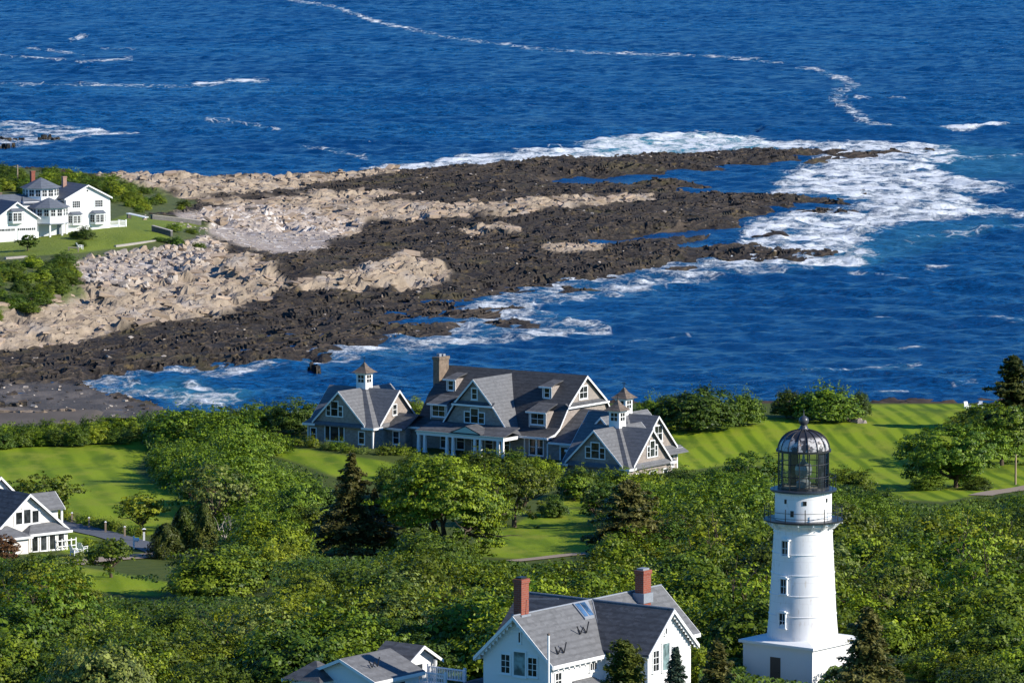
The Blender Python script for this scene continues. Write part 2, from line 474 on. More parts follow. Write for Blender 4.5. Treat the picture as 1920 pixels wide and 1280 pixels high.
LAWNS = [
    [(-60, 828), (100, 819), (245, 816), (280, 838), (262, 868), (255, 885), (290, 905), (330, 925), (400, 936), (395, 955), (330, 970), (300, 1000), (275, 1003), (200, 985), (140, 962), (100, 950), (-60, 905)],
    [(468, 824), (560, 840), (640, 852), (720, 864), (752, 872), (748, 896), (700, 904), (640, 898), (560, 868), (500, 848)],
    [(878, 1042), (895, 1012), (960, 985), (1010, 958), (1100, 952), (1120, 1000), (1115, 1037), (1000, 1048)],
    [(1030, 928), (1115, 928), (1115, 950), (1030, 950)],
    [(1235, 792), (1330, 789), (1440, 782), (1600, 785), (1625, 758), (1830, 757), (1960, 770), (1990, 905), (1925, 912), (1840, 926), (1770, 940), (1690, 936), (1600, 905), (1500, 890), (1400, 868), (1330, 876), (1280, 884), (1250, 850)],
    [(150, 1062), (255, 1080), (320, 1092), (300, 1118), (160, 1108)],
    [(110, 968), (260, 1005), (275, 1022), (180, 1008), (110, 1000)],
    [(110, 1000), (180, 1012), (200, 1042), (120, 1036)],
    [(1675, 1238), (1760, 1238), (1755, 1275), (1680, 1270)],
    [(590, 1004), (700, 1000), (745, 1008), (740, 1034), (600, 1038)],
]
xs = np.arange(-105, 105.1, .6); ys = np.arange(318, 775, .75)
GX, GY = np.meshgrid(xs, ys)
GZ = land_h(GX, GY)
shore = sm(694, 712, GY + 30 * np.clip((-26 - GX) / 14, 0, 1))
d1, gap, r = worley(GX / 3.2, GY / 4.5, 31)
GZ = GZ + shore * (r[0] * 1.1 - .3 + (r[1] - .5) * r[3] * 1.4 + (r[2] - .5) * r[4] * 1.4) * sm(-40, -20, GX)
PX, PY = to_px(GX, GY, land_h(GX, GY))
lawn = np.full(GX.shape, -99.0)
for pl in LAWNS: lawn = np.maximum(lawn, inside_dist(PX, PY, pl, 2.0))
lawn = sm(-5, 5, lawn)
stripe_zone = sm(1100, 1200, PX)
m_land, nt, p = new_mat('hillside_ground')
g = coords(nt)
sx = N(nt, 'ShaderNodeSeparateXYZ'); nt.links.new(g, sx.inputs[0])
def stripes(dx, dy, period, amp, off=0):
    """mown bands: cross-distance to the mowing direction, slightly wavering"""
    wob = math_n(nt, 'MULTIPLY', noise(nt, .03, 2, g), 1.6)
    t = math_n(nt, 'ADD', math_n(nt, 'ADD', math_n(nt, 'MULTIPLY', sx.outputs[0], dx), math_n(nt, 'MULTIPLY', sx.outputs[1], dy)), wob)
    s = math_n(nt, 'SINE', math_n(nt, 'MULTIPLY', t, 2 * math.pi / period))
    return ramp(nt, s, -amp - off, amp - off)
st1 = stripes(.9954, .0956, 2.75, .75, .3)
st2 = stripes(.985, .17, 4.2, .8, .2)
stz = attr(nt, 'stripe_zone')
st = mixc(nt, stz, math_n(nt, 'ADD', math_n(nt, 'MULTIPLY', st2, .62), math_n(nt, 'MULTIPLY', ramp(nt, noise(nt, .11, 5, coords(nt, (1, .3, 1))),   .35, .65), .45)), st1)
gn = noise(nt, .22, 6, coords(nt, (1, .5, 1)), .65)
gcol = mixc(nt, st, (.105, .175, .005), (.265, .345, .014))
gcol = mixc(nt, ramp(nt, gn, .45, .72), gcol, (.29, .315, .03))
gcol = mixc(nt, ramp(nt, noise(nt, .12, 5, coords(nt, (1, .35, 1))), .52, .68), gcol, (.075, .125, .010))
gcol = mixc(nt, math_n(nt, 'MULTIPLY', noise(nt, 6, 3, g), .5), gcol, (.06, .11, .012))
dirt = mixc(nt, noise(nt, .5, 6, g), (.035, .058, .010), (.105, .125, .028))
rock = mixc(nt, noise(nt, .55, 6, g, .7), (.012, .010, .009), (.12, .085, .06))
rock = mixc(nt, attr(nt, 'sand'), rock, mixc(nt, noise(nt, .3, 6, coords(nt, (1, .4, 1))), (.075, .064, .054), (.17, .14, .112)))
col = mixc(nt, attr(nt, 'lawn'), dirt, gcol)
col = mixc(nt, attr(nt, 'rock'), col, rock)
nt.links.new(col, p.inputs['Base Color'])
p.inputs['Roughness'].default_value = .9; p.inputs['Specular IOR Level'].default_value = .1
bump(nt, p, noise(nt, 2.2, 6, g), .5, .12)
hill = link('hillside_ground', np_mesh('hillside_ground', np.stack([GX, GY, GZ], -1).reshape(-1, 3), grid_quads(len(xs), len(ys)), [m_land],
            {'lawn': lawn, 'rock': shore, 'sand': sm(-18, -32, GX), 'stripe_zone': stripe_zone}, True))
tag(hill, kind='structure')

def strip(name, pts, w, m, lift=.08, z=None):
    """a path laid on the hillside; pts are picture points of its middle line"""
    P = [gpos(*q) for q in pts]
    fine = []
    for a, b in zip(P[:-1], P[1:]):
        n = max(2, int(math.hypot(b[0] - a[0], b[1] - a[1]) / 1.0))
        fine += [(a[0] + (b[0] - a[0]) * k / n, a[1] + (b[1] - a[1]) * k / n) for k in range(n)]
    fine.append(P[-1][:2])
    V = []
    for i, q in enumerate(fine):
        a, b = fine[max(0, i - 1)], fine[min(len(fine) - 1, i + 1)]
        dx, dy = b[0] - a[0], b[1] - a[1]; l = math.hypot(dx, dy) or 1
        for k in range(5):
            s = (k / 4 - .5) * w
            x, y = q[0] - dy / l * s, q[1] + dx / l * s
            V.append((x, y, land1(x, y) + lift))
    o = link(name, np_mesh(name, np.array(V), grid_quads(5, len(fine)), [m], None, True))
    return tag(o, kind='structure')
M['asphalt'] = plain('grey_asphalt', (.115, .12, .13), .85, .2, 1.5)
M['gravel'] = plain('tan_gravel', (.30, .235, .175), .95, .3, 2.5)
strip('driveway', [(105, 968), (150, 990), (205, 1004), (262, 1020), (330, 1045), (440, 1036), (520, 1052)], 3.6, M['asphalt'])
strip('driveway_branch', [(130, 1058), (165, 1052), (235, 1046), (300, 1040)], 3.2, M['gravel'], .1)
strip('gravel_path', [(960, 1052), (1010, 1047), (1060, 1041), (1120, 1036)], 2.0, M['gravel'])
strip('garden_path', [(1838, 929), (1880, 921), (1940, 911)], 3.0, M['gravel'])

# ------------------------------------------------------------------ the point: headland, bare granite, dark weed-covered ledges, gravel beach
COAST = [(-250, 338), (0, 338), (190, 343), (300, 341), (420, 343), (560, 333), (650, 325), (720, 319), (800, 325), (860, 315), (960, 310), (1060, 304), (1150, 299), (1250, 295),
         (1340, 292), (1440, 286), (1530, 283), (1550, 286), (1530, 296), (1480, 306), (1440, 312), (1340, 318), (1240, 325), (1150, 333), (1040, 346), (1010, 350), (1100, 350), (1160, 352),
         (1250, 362), (1340, 366), (1460, 368), (1560, 375), (1622, 387), (1600, 391), (1520, 386), (1450, 398), (1400, 415), (1340, 440), (1330, 449), (1300, 458), (1280, 468), (1390, 463),
         (1450, 470), (1560, 470), (1592, 476), (1570, 485), (1480, 491), (1400, 489), (1330, 489), (1290, 492), (1250, 502), (1160, 520), (1080, 528), (1010, 548), (960, 552), (900, 563),
         (870, 576), (900, 583), (890, 600), (860, 612), (850, 628), (800, 637), (720, 642), (640, 656), (560, 669), (530, 686), (430, 689), (330, 697), (250, 703), (170, 712), (160, 722),
         (200, 740), (300, 758), (300, 900), (-250, 900)]
SKERRY = [[(1505, 306), (1560, 292), (1620, 287), (1700, 284), (1716, 289), (1640, 295), (1560, 304), (1515, 311)], [(1525, 288), (1560, 283), (1600, 283), (1560, 290)],
          [(1718, 284), (1740, 278), (1765, 284), (1740, 288)],
          [(1165, 350), (1240, 344), (1335, 350), (1300, 358), (1220, 360)],
          [(1470, 400), (1540, 394), (1612, 398), (1590, 405), (1500, 407)],
          [(1590, 362), (1620, 358), (1640, 363), (1610, 366)],
          [(900, 606), (960, 598), (1015, 606), (990, 614), (930, 615)],
          [(730, 602), (850, 584), (985, 576), (1000, 582), (900, 600), (800, 612)],
          [(1060, 540), (1130, 545), (1090, 550), (1050, 546)],
          [(1380, 462), (1420, 458), (1440, 468), (1400, 470)],
          [(1240, 508), (1300, 500), (1320, 506), (1260, 514)],
          [(560, 665), (620, 652), (660, 660), (600, 672)],
          [(1410, 442), (1470, 437), (1480, 443), (1430, 447)]]
POOLS = [[(1118, 456), (1150, 452), (1200, 445), (1260, 441), (1335, 434), (1310, 444), (1200, 455), (1140, 466), (1122, 466)],
         [(1270, 462), (1310, 455), (1330, 457), (1290, 466)], [(735, 606), (800, 603), (860, 600), (800, 612), (740, 613)],
         [(1018, 344), (1110, 336), (1200, 338), (1110, 348), (1040, 350)]]
CTRL = [(60, 450, 6.7), (30, 450, 6.2), (210, 425, 8), (290, 440, 7.6), (380, 425, 5.5), (120, 470, 7), (0, 478, 6), (-200, 450, 8), (0, 345, 8), (100, 345, 8), (200, 352, 6.5), (300, 385, 5), (360, 392, 4), (-200, 345, 9),
        (230, 338, 3.2), (400, 345, 2.8), (560, 335, 2.2), (700, 321, 1.8), (960, 311, 2.0), (1300, 300, 1.8), (1520, 288, 1.3), (450, 400, 2.2), (620, 425, 1.8), (550, 392, 2.8),
        (800, 382, 2.0), (1000, 400, 2.6), (1200, 380, 1.9), (900, 455, 1.5), (1100, 500, 1.1), (1400, 385, 1.2), (1600, 386, .9), (440, 505, 5.0), (500, 492, 6.2), (480, 548, 1.8), (620, 525, 3.4),
        (790, 495, 4.6), (848, 520, 1.8), (700, 505, 4.0), (740, 550, 1.0), (600, 490, 1.7), (680, 470, 1.5), (800, 470, 1.4), (250, 482, 4.6), (150, 492, 5.5), (260, 542, 2.6), (350, 470, 4.6), (395, 440, 3.2), (100, 575, 3.6),
        (0, 600, 4.2), (300, 570, 2.6), (200, 625, 1.7), (0, 650, 1.8), (410, 585, 1.8), (300, 655, 1.1), (100, 690, .9), (600, 600, 1.0), (500, 650, .8), (60, 745, .8), (0, 715, 1.0), (-120, 760, 1.2), (-120, 790, 1.2), (-10, 785, 1.1), (150, 770, .8),
        (50, 525, 6.5), (0, 560, 6.0), (125, 530, 4.6), (-200, 550, 6), (-200, 650, 3), (1300, 470, 1.0), (1560, 477, 1.1), (1450, 480, 1.2), (900, 540, .8), (800, 610, .8), (400, 470, 4.2), (560, 470, 1.8)]
cx = np.array([at(*c) for c in CTRL])
def tps(q, c):
    d = np.hypot((q[:, None, 0] - c[None, :, 0]) * 2.2, q[:, None, 1] - c[None, :, 1]) / 100
    return d * d * np.log(d + 1e-9)
n = len(cx)
A = np.zeros((n + 3, n + 3)); A[:n, :n] = tps(cx, cx) + np.eye(n) * .02
A[:n, n] = 1; A[:n, n + 1:] = cx[:, :2] / 100; A[n, :n] = 1; A[n + 1:, :n] = cx[:, :2].T / 100
Wt = np.linalg.solve(A, np.concatenate([cx[:, 2], np.zeros(3)]))
def point_base(X, Y):
    q = np.stack([X.ravel(), Y.ravel()], -1); out = np.empty(len(q))
    for i in range(0, len(q), 40000):
        b = q[i:i + 40000]
        out[i:i + 40000] = tps(b, cx) @ Wt[:n] + Wt[n] + (b / 100) @ Wt[n + 1:]
    return np.clip(out.reshape(X.shape), .3, 11)
xs = np.arange(-215, 160.1, .62); ys = np.arange(728, 1480, 1.25)
GX, GY = np.meshgrid(xs, ys)
ZB = point_base(GX, GY)
P0X, P0Y = to_px(GX, GY, np.zeros_like(GX))
wx = (fbm(GX * .09, GY * .05, 4, 70) - .5) * 44; wy = (fbm(GX * .07 + 50, GY * .05, 4, 80) - .5) * 12
sd_ = inside_dist(P0X + wx * .6, P0Y + wy, COAST, 3.0)
for pl in SKERRY: sd_ = np.maximum(sd_, inside_dist(P0X + wx * .3, P0Y + wy * .25, pl, 3.0) + 5)
for pl in POOLS: sd_ = np.minimum(sd_, -inside_dist(P0X + wx * .4, P0Y + wy * .3, pl, 3.0) - 1)
CX, CY = to_px(GX, GY, ZB)
def region(polys, soft=14, ysc=2.5, w=1.0):
    d = np.full(GX.shape, -999.0)
    for pl in polys: d = np.maximum(d, inside_dist(CX + wx * w, CY + wy * w * .7, pl, ysc))
    return sm(-soft, soft, d)
tan = region([[(185, 332), (300, 330), (440, 332), (560, 326), (650, 318), (745, 312), (720, 330), (600, 345), (480, 362), (420, 366), (360, 372), (290, 360), (220, 350)],
              [(380, 395), (470, 385), (560, 376), (700, 380), (900, 380), (1000, 376), (1220, 365), (1215, 377), (1050, 390), (920, 402), (800, 408), (700, 418), (640, 440), (560, 440), (440, 430), (380, 420)],
              [(-60, 590), (80, 560), (140, 545), (230, 548), (330, 520), (380, 480), (410, 455), (480, 482), (520, 500), (560, 520), (660, 510), (740, 490), (790, 484), (850, 512), (830, 530), (700, 540), (560, 545), (450, 575), (440, 590), (330, 605), (250, 622), (140, 640), (60, 652), (-60, 660)],
              [(600, 430), (640, 424), (660, 432), (630, 440)], [(880, 432), (960, 424), (980, 430), (900, 440)], [(1000, 468), (1060, 456), (1118, 462), (1110, 476), (1040, 478)],
              [(365, 380), (440, 375), (560, 368), (700, 360), (760, 366), (640, 385), (480, 400)]], 26, 2.5, 1.3)
tan = np.clip(tan + (fbm(GX * .22, GY * .09, 4, 120) - .5) * 1.5 * np.clip(4 * tan * (1 - tan), 0, 1), 0, 1); tan = sm(.25, .75, tan)
grav = region([[(330, 400), (470, 385), (590, 400), (690, 420), (640, 440), (590, 470), (520, 475), (450, 460), (400, 440), (340, 425)]], 12)
beach = region([[(-250, 718), (100, 718), (160, 725), (210, 745), (310, 765), (310, 930), (-250, 930)]], 8, 2.5, .4)
turf = region([[(-250, 440), (60, 440), (240, 402), (300, 406), (395, 420), (392, 440), (310, 455), (300, 470), (230, 475), (150, 486), (80, 490), (150, 540), (165, 550), (60, 585), (-250, 615)],
               [(-250, 330), (20, 310), (120, 330), (215, 345), (300, 360), (368, 380), (340, 392), (240, 410), (-250, 450)]], 7, 2.5, .3)
mown = region([[(-250, 450), (120, 440), (240, 402), (290, 410), (375, 424), (300, 436), (320, 448), (240, 462), (150, 474), (60, 480), (-250, 482)]], 6, 2.5, .15)
riprap = region([[(125, 492), (210, 472), (300, 466), (392, 440), (425, 470), (330, 522), (240, 546), (175, 532)]], 10)
wet = np.clip(1 - tan - grav - beach - turf - riprap, 0, 1)
# strata run out to sea along the point; blocks break across them
ca, sa = math.cos(math.radians(62)), math.sin(math.radians(62))
U, Vv = GX * ca + GY * sa, -GX * sa + GY * ca
jit = (fbm(GX * .12, GY * .12, 3, 90) - .5) * 2.2
rk = np.zeros_like(GX)
for cu, cv, hgt, tilt, s_ in ((17, 7, 1.9, .30, 40), (7.0, 3.0, 1.25, .38, 50), (2.6, 1.3, .5, .5, 60)):
    d1, gp, r = worley(U / cu + jit * .15, Vv / cv + jit * .25, s_)
    crack = sm(0, .10, gp)
    blk = (r[0] - .42) * hgt + ((r[1] - .5) * r[3] + (.4 + (r[2] - .5) * .6) * r[4] * 1.3) * tilt * hgt
    rk = rk + blk * (.45 + .55 * crack) - (1 - crack) * hgt * .5
bed = fbm(U * .018, Vv * .16, 3, 140) * 9 + jit * .05
bed = (bed - np.floor(bed)); bed = np.where(bed < .88, bed / .88, (1 - bed) / .12)
def soft(A):
    B = np.pad(A, 1, mode='edge'); return (B[1:-1, 1:-1] * 2 + B[1:-1, :-2] + B[1:-1, 2:]) / 4
rk = soft(rk)
relief = tan * .85 + wet * .30 + riprap * .5 + grav * .22 + beach * .06 + turf * .04
relief = relief * (.6 + .8 * fbm(GX * .03, GY * .02, 3, 95))
ridge = (fbm(U * .012, Vv * .07, 4, 99) - .45) * 2.2 * (wet * .9 + tan * .5)
edge = sm(-1, 26, sd_)
GZ = (ZB * edge + (rk * relief + (bed - .5) * (wet * 1.05 + tan * .8) + ridge * .75 * edge) * np.clip(.25 + edge, 0, 1)) * sm(-3, 9, sd_) - 2.2 * (1 - sm(-7, 2, sd_)) - .35 * (1 - sm(0, 12, sd_))
GZ = np.where(beach > .5, np.maximum(GZ, .75), GZ)
GZ = np.where(turf > .5, np.maximum(GZ, ZB - .2), GZ)
crev = np.clip(-rk * .5, 0, 1)
m_pt, nt, p = new_mat('granite_and_weed')
g = coords(nt); gs = coords(nt, (1, .45, 1), rot=(0, 0, math.radians(-28)))
nz = noise(nt, .35, 8, gs, .68); nf = noise(nt, 1.4, 6, g, .7); nb = noise(nt, .05, 5, g)
cw = mixc(nt, ramp(nt, nf, .4, .72), (.009, .0075, .006), (.052, .037, .025))
cw = mixc(nt, ramp(nt, nz, .56, .68), cw, (.100, .070, .028))
cw = mixc(nt, ramp(nt, noise(nt, .9, 7, gs, .75), .61, .69), cw, (.26, .20, .15))
cw = mixc(nt, math_n(nt, 'MULTIPLY', ramp(nt, nb, .54, .7), .35), cw, (.10, .085, .025))
cw = mixc(nt, math_n(nt, 'MULTIPLY', ramp(nt, attr(nt, 'bed'), .72, 1.0), .55), cw, (.13, .095, .062))
cw = mixc(nt, math_n(nt, 'MULTIPLY', ramp(nt, noise(nt, .028, 4, gs), .50, .64), .6), cw, (.020, .016, .013))
ct = mixc(nt, ramp(nt, nz, .3, .72), (.20, .155, .108), (.41, .325, .235))
ct = mixc(nt, ramp(nt, noise(nt, .18, 5, gs), .5, .7), ct, (.29, .25, .215))
ct = mixc(nt, ramp(nt, noise(nt, .8, 7, gs, .72), .58, .66), ct, (.10, .08, .065))
cg = mixc(nt, ramp(nt, nf, .35, .7), (.27, .225, .19), (.42, .35, .295))
vr = N(nt, 'ShaderNodeTexVoronoi'); vr.inputs['Scale'].default_value = .7; nt.links.new(g, vr.inputs['Vector'])
spv = N(nt, 'ShaderNodeSeparateColor'); nt.links.new(vr.outputs['Color'], spv.inputs[0])
cg = mixc(nt, ramp(nt, spv.outputs[0], .8, .9), cg, (.55, .50, .45))
cb = mixc(nt, ramp(nt, noise(nt, .25, 6, gs), .4, .7), (.075, .064, .054), (.17, .14, .112))
cu_ = mixc(nt, noise(nt, .5, 5, g), (.04, .065, .012), (.12, .13, .035))
cm = mixc(nt, noise(nt, .18, 5, coords(nt, (1, .4, 1))), (.09, .14, .010), (.22, .26, .02))
c = cw
for nm, cc in (('bare', ct), ('gravel', cg), ('riprap', cg), ('beach', cb), ('turf', cu_), ('mown', cm)):
    c = mixc(nt, attr(nt, nm), c, cc)
nt.links.new(c, p.inputs['Base Color'])
p.inputs['Roughness'].default_value = .8; p.inputs['Specular IOR Level'].default_value = .3
bump(nt, p, math_n(nt, 'ADD', nf, nz), .8, .35)
pt_o = link('rocky_point', np_mesh('rocky_point', np.stack([GX, GY, GZ], -1).reshape(-1, 3), grid_quads(len(xs), len(ys)), [m_pt],
            {'bare': tan, 'gravel': grav, 'riprap': riprap, 'beach': beach, 'turf': turf, 'mown': mown, 'bed': bed}, False))
tag(pt_o, kind='structure')
PT = (xs, ys, GZ)
def point_z(x, y):
    i = min(max((x - xs0) / .62, 0), len(PT[0]) - 2); j = min(max((y - ys0) / 1.25, 0), len(PT[1]) - 2)
    a, b = int(i), int(j); u, v = i - a, j - b; Z = PT[2]
    return (Z[b, a] * (1 - u) + Z[b, a + 1] * u) * (1 - v) + (Z[b + 1, a] * (1 - u) + Z[b + 1, a + 1] * u) * v
xs0, ys0 = xs[0], ys[0]
def ppos(px, py):
    """where the picture ray meets the point"""
    z = 4.0
    for _ in range(40):
        x, y, _z = at(px, py, z)
        z = .5 * z + .5 * float(point_z(x, y))
    x, y, _z = at(px, py, z)
    return x, y, float(point_z(x, y))


# broken blocks lying over the ledges: weed-dark low down, bare higher up
def block_cloud(name, n, tests, smin, smax, mat, seed, label, elong=2.3):
    rng = np.random.default_rng(seed)
    ix = rng.integers(1, len(PT[0]) - 1, n * 14); iy = rng.integers(1, len(PT[1]) - 1, n * 14)
    wgt = tests[iy, ix]
    ok = (rng.random(len(ix)) < wgt) & (PT[2][iy, ix] > .15)
    ix, iy = ix[ok][:n], iy[ok][:n]; n = len(ix)
    x = PT[0][ix] + (rng.random(n) - .5) * .6; y = PT[1][iy] + (rng.random(n) - .5) * 1.2; z = PT[2][iy, ix]
    s = smin * (smax / smin) ** (rng.random(n) ** 2.2)
    cube = np.array([(-1, -1, -1), (1, -1, -1), (1, 1, -1), (-1, 1, -1), (-1, -1, 1), (1, -1, 1), (1, 1, 1), (-1, 1, 1)], float) * .5
    C = cube[None] * (1 + .5 * (rng.random((n, 8, 3)) - .5)) * np.stack([s * elong, s, s * (.28 + .3 * rng.random(n))], -1)[:, None, :]
    a = math.radians(40) + rng.normal(size=n) * .45; t = rng.normal(size=n) * .18 + .12; t2 = rng.normal(size=n) * .16
    c, sn = np.cos(t), np.sin(t); Y2 = C[..., 1] * c[:, None] - C[..., 2] * sn[:, None]; Z2 = C[..., 1] * sn[:, None] + C[..., 2] * c[:, None]
    c, sn = np.cos(t2), np.sin(t2); X3 = C[..., 0] * c[:, None] + Z2 * sn[:, None]; Z3 = -C[..., 0] * sn[:, None] + Z2 * c[:, None]
    c, sn = np.cos(a), np.sin(a); X4 = X3 * c[:, None] - Y2 * sn[:, None]; Y4 = X3 * sn[:, None] + Y2 * c[:, None]
    V = np.stack([X4 + x[:, None], Y4 + y[:, None], Z3 + (z + .12 * s)[:, None]], -1).reshape(-1, 3)
    fq = np.array([(0, 3, 2, 1), (4, 5, 6, 7), (0, 1, 5, 4), (1, 2, 6, 5), (2, 3, 7, 6), (3, 0, 4, 7)])
    Q = (np.arange(n)[:, None, None] * 8 + fq[None]).reshape(-1, 4)
    o = link(name, np_mesh(name, V, Q, [mat], {'tint': np.repeat(rng.random(n), 8)}))
    tag(o, label, 'rocks', None, 'stuff')
def stone_mat(name, a, b, c):
    m, nt, p = new_mat(name); g = coords(nt)
    col = mixc(nt, attr(nt, 'tint'), a, b); col = mixc(nt, ramp(nt, noise(nt, .9, 6, g, .7), .5, .68), col, c)
    nt.links.new(col, p.inputs['Base Color']); p.inputs['Roughness'].default_value = .8
    bump(nt, p, noise(nt, 2.5, 5, g), .5, .1); return m
M['stone_dark'] = stone_mat('weed_dark_stone', (.008, .0065, .005), (.048, .034, .023), (.12, .085, .045))
M['stone_tan'] = stone_mat('bare_tan_stone', (.21, .155, .105), (.43, .325, .235), (.19, .15, .12))
M['stone_pale'] = stone_mat('pale_grey_stone', (.27, .225, .185), (.50, .43, .355), (.22, .18, .15))
inland = sm(2, 10, sd_)
block_cloud('weed_covered_rocks', 15000, np.clip(wet + beach * .3, 0, 1) * np.where(sd_ > -2, 1, 0), .12, .85, M['stone_dark'], 71, 'dark weed covered rocks strewn over the tidal ledges')
block_cloud('bare_rocks', 3600, tan * inland, .2, 1.6, M['stone_tan'], 72, 'broken tan granite blocks on the bare ledges above the tide')
block_cloud('beach_stones', 3200, np.clip(grav * .8 + riprap * .9 + wet * .06 + tan * .05 + beach * .22, 0, 1) * inland, .2, .85, M['stone_pale'], 73, 'small pale stones scattered over the gravel beach', 1.2)

# ------------------------------------------------------------------ the sea: waves as geometry, foam where it breaks
WRNG = np.random.default_rng(5)
WAVES = []
for k in range(64):
    lam = 3.2 * (34 / 3.2) ** WRNG.random()
    th = math.radians(-90 + WRNG.normal() * 34 - 12)
    WAVES.append((2 * math.pi / lam * math.cos(th), 2 * math.pi / lam * math.sin(th), .046 * (lam / 8) ** .6, WRNG.random() * 6.28))
SWELLS = [([(1430, 246), (1560, 243), (1700, 247), (1800, 246), (1960, 242)], 1.5, 5), ([(900, 240), (1050, 238), (1200, 243)], .6, 5), ([(1120, 268), (1250, 258), (1380, 262)], .8, 5),
          ([(1600, 440), (1750, 430), (1920, 440)], .5, 8), ([(1780, 340), (1880, 356)], .9, 4), ([(1400, 420), (1600, 400), (1800, 380)], .5, 8)]
FOAM = [([(690, 318), (800, 306), (860, 294), (900, 289), (1000, 284), (1080, 272), (1150, 259), (1300, 248), (1400, 258), (1500, 266), (1600, 266), (1720, 268), (1790, 282), (1640, 296), (1530, 288), (1440, 288), (1340, 294), (1250, 297), (1150, 301), (1060, 306), (960, 312), (860, 318), (800, 328), (720, 322)], .84, 8),
        ([(1510, 306), (1640, 288), (1780, 280), (1815, 298), (1730, 308), (1790, 332), (1885, 350), (1892, 358), (1800, 364), (1850, 385), (1915, 402), (1800, 411), (1700, 418), (1640, 440), (1600, 462), (1650, 480), (1600, 497), (1500, 503), (1380, 500), (1300, 505), (1400, 450), (1400, 425), (1500, 398), (1600, 392), (1620, 378), (1560, 366), (1450, 362), (1470, 330)], .84, 16),
        ([(1590, 478), (1480, 512), (1380, 514), (1300, 532), (1200, 548), (1100, 562), (1000, 574), (1150, 612), (1130, 624), (960, 640), (900, 642), (700, 668), (600, 680), (430, 702), (330, 705), (250, 710), (330, 726), (450, 745), (420, 756), (260, 752), (190, 738), (140, 716), (330, 690), (530, 676), (700, 636), (850, 600), (900, 556), (1080, 520), (1290, 485), (1400, 485)], .62, 10),
        ([(-60, 230), (100, 234), (160, 240), (260, 250), (150, 260), (60, 272), (-60, 282)], .68, 8),
        ([(1770, 246), (1800, 240), (1885, 236), (1895, 241), (1830, 250)], .95, 5)]
STREAK = [([(540, 0), (620, 12), (700, 38), (760, 53), (850, 72), (980, 90), (1100, 99), (1200, 102), (1330, 106), (1460, 119)], 7, .62),
          ([(640, 18), (700, 40), (770, 56)], 7, .85), ([(1300, 104), (1400, 111), (1460, 119)], 6, .78), ([(1495, 129), (1530, 128), (1560, 146)], 7, .8),
          ([(1570, 146), (1600, 160), (1575, 172), (1565, 186), (1600, 210), (1630, 232), (1662, 240)], 15, .85), ([(1590, 186), (1650, 182), (1700, 185)], 6, .5),
          ([(-40, 104), (60, 108), (120, 113)], 6, .75), ([(150, 117), (200, 114), (245, 111)], 7, .9), ([(50, 90), (120, 98), (155, 105)], 5, .65), ([(135, 75), (158, 68)], 8, .95), ([(190, 92), (250, 93)], 4, .6),
          ([(0, 160), (180, 160), (350, 163), (400, 155)], 7, .6), ([(370, 160), (430, 152), (495, 152)], 9, .95), ([(390, 225), (450, 230), (520, 244)], 7, .6), ([(570, 276), (620, 283), (690, 298)], 9, .7),
          ([(1500, 692), (1600, 692), (1720, 684)], 9, .72), ([(1680, 658), (1720, 654)], 7, .62), ([(1790, 500), (1740, 505)], 8, .6), ([(1640, 590), (1690, 600)], 8, .5), ([(1840, 595), (1920, 606)], 10, .6),
          ([(1790, 720), (1830, 716)], 7, .6), ([(1590, 512), (1700, 522)], 5, .5), ([(1180, 640), (1300, 628)], 8, .42), ([(350, 722), (460, 742)], 10, .75), ([(1700, 738), (1640, 736)], 6, .7),
          ([(1700, 450), (1800, 440), (1920, 425)], 12, .5), ([(1640, 310), (1800, 300), (1920, 290)], 10, .5), ([(1700, 345), (1800, 352), (1885, 356)], 9, .95)]
TURQ = [([(1080, 290), (1120, 268), (1200, 262), (1300, 256), (1420, 264), (1450, 276), (1300, 288), (1150, 296)], 1), ([(960, 300), (1080, 285), (1100, 296), (1000, 306)], .5),
        ([(1500, 500), (1600, 460), (1700, 425), (1880, 412), (1920, 425), (1800, 450), (1700, 480), (1620, 505)], .22), ([(1740, 270), (1920, 280), (1920, 330), (1800, 335), (1740, 310)], .25), ([(200, 735), (330, 712), (480, 740), (400, 760)], .35)]
def wave_z(X, Y):
    z = np.zeros_like(X)
    for kx, ky, a, ph in WAVES: z += a * (1 - np.abs(np.sin((kx * X + ky * Y) * .5 + ph)) * 2 + .27)
    return z * (.65 + .8 * fbm(X * .018, Y * .012, 3, 200))
m_sea, nt, p = new_mat('sea_water')
g = coords(nt, (1, .8, 1))
bw = noise(nt, .011, 5, coords(nt, (.45, 1, 1)), .6); bc = noise(nt, 1.35, 6, coords(nt, (.5, .8, 1)), .7)
wc = mixc(nt, ramp(nt, bc, .34, .68), (.0008, .020, .068), (.006, .125, .350))
wc = mixc(nt, ramp(nt, bw, .3, .7), wc, (.001, .042, .150))
tq = mixc(nt, attr(nt, 'shallow'), wc, (.06, .28, .36))
fn = noise(nt, .13, 12, coords(nt, (.7, .6, 1)), .8)
fm = attr(nt, 'foam')
ff = ramp(nt, math_n(nt, 'ADD', fm, math_n(nt, 'MULTIPLY', math_n(nt, 'SUBTRACT', fn, .5), 3.6)), .52, .98)
lace = N(nt, 'ShaderNodeTexVoronoi', feature='DISTANCE_TO_EDGE'); lace.inputs['Scale'].default_value = .28
nt.links.new(mixc(nt, .25, coords(nt), mixc(nt, 1.0, (0, 0, 0), N(nt, 'ShaderNodeTexNoise').outputs['Color'])), lace.inputs['Vector'])
ff = math_n(nt, 'MAXIMUM', ff, math_n(nt, 'MULTIPLY', math_n(nt, 'MULTIPLY', ramp(nt, lace.outputs['Distance'], .09, .0), ramp(nt, fm, .15, .5)), ramp(nt, fn, .42, .58)))
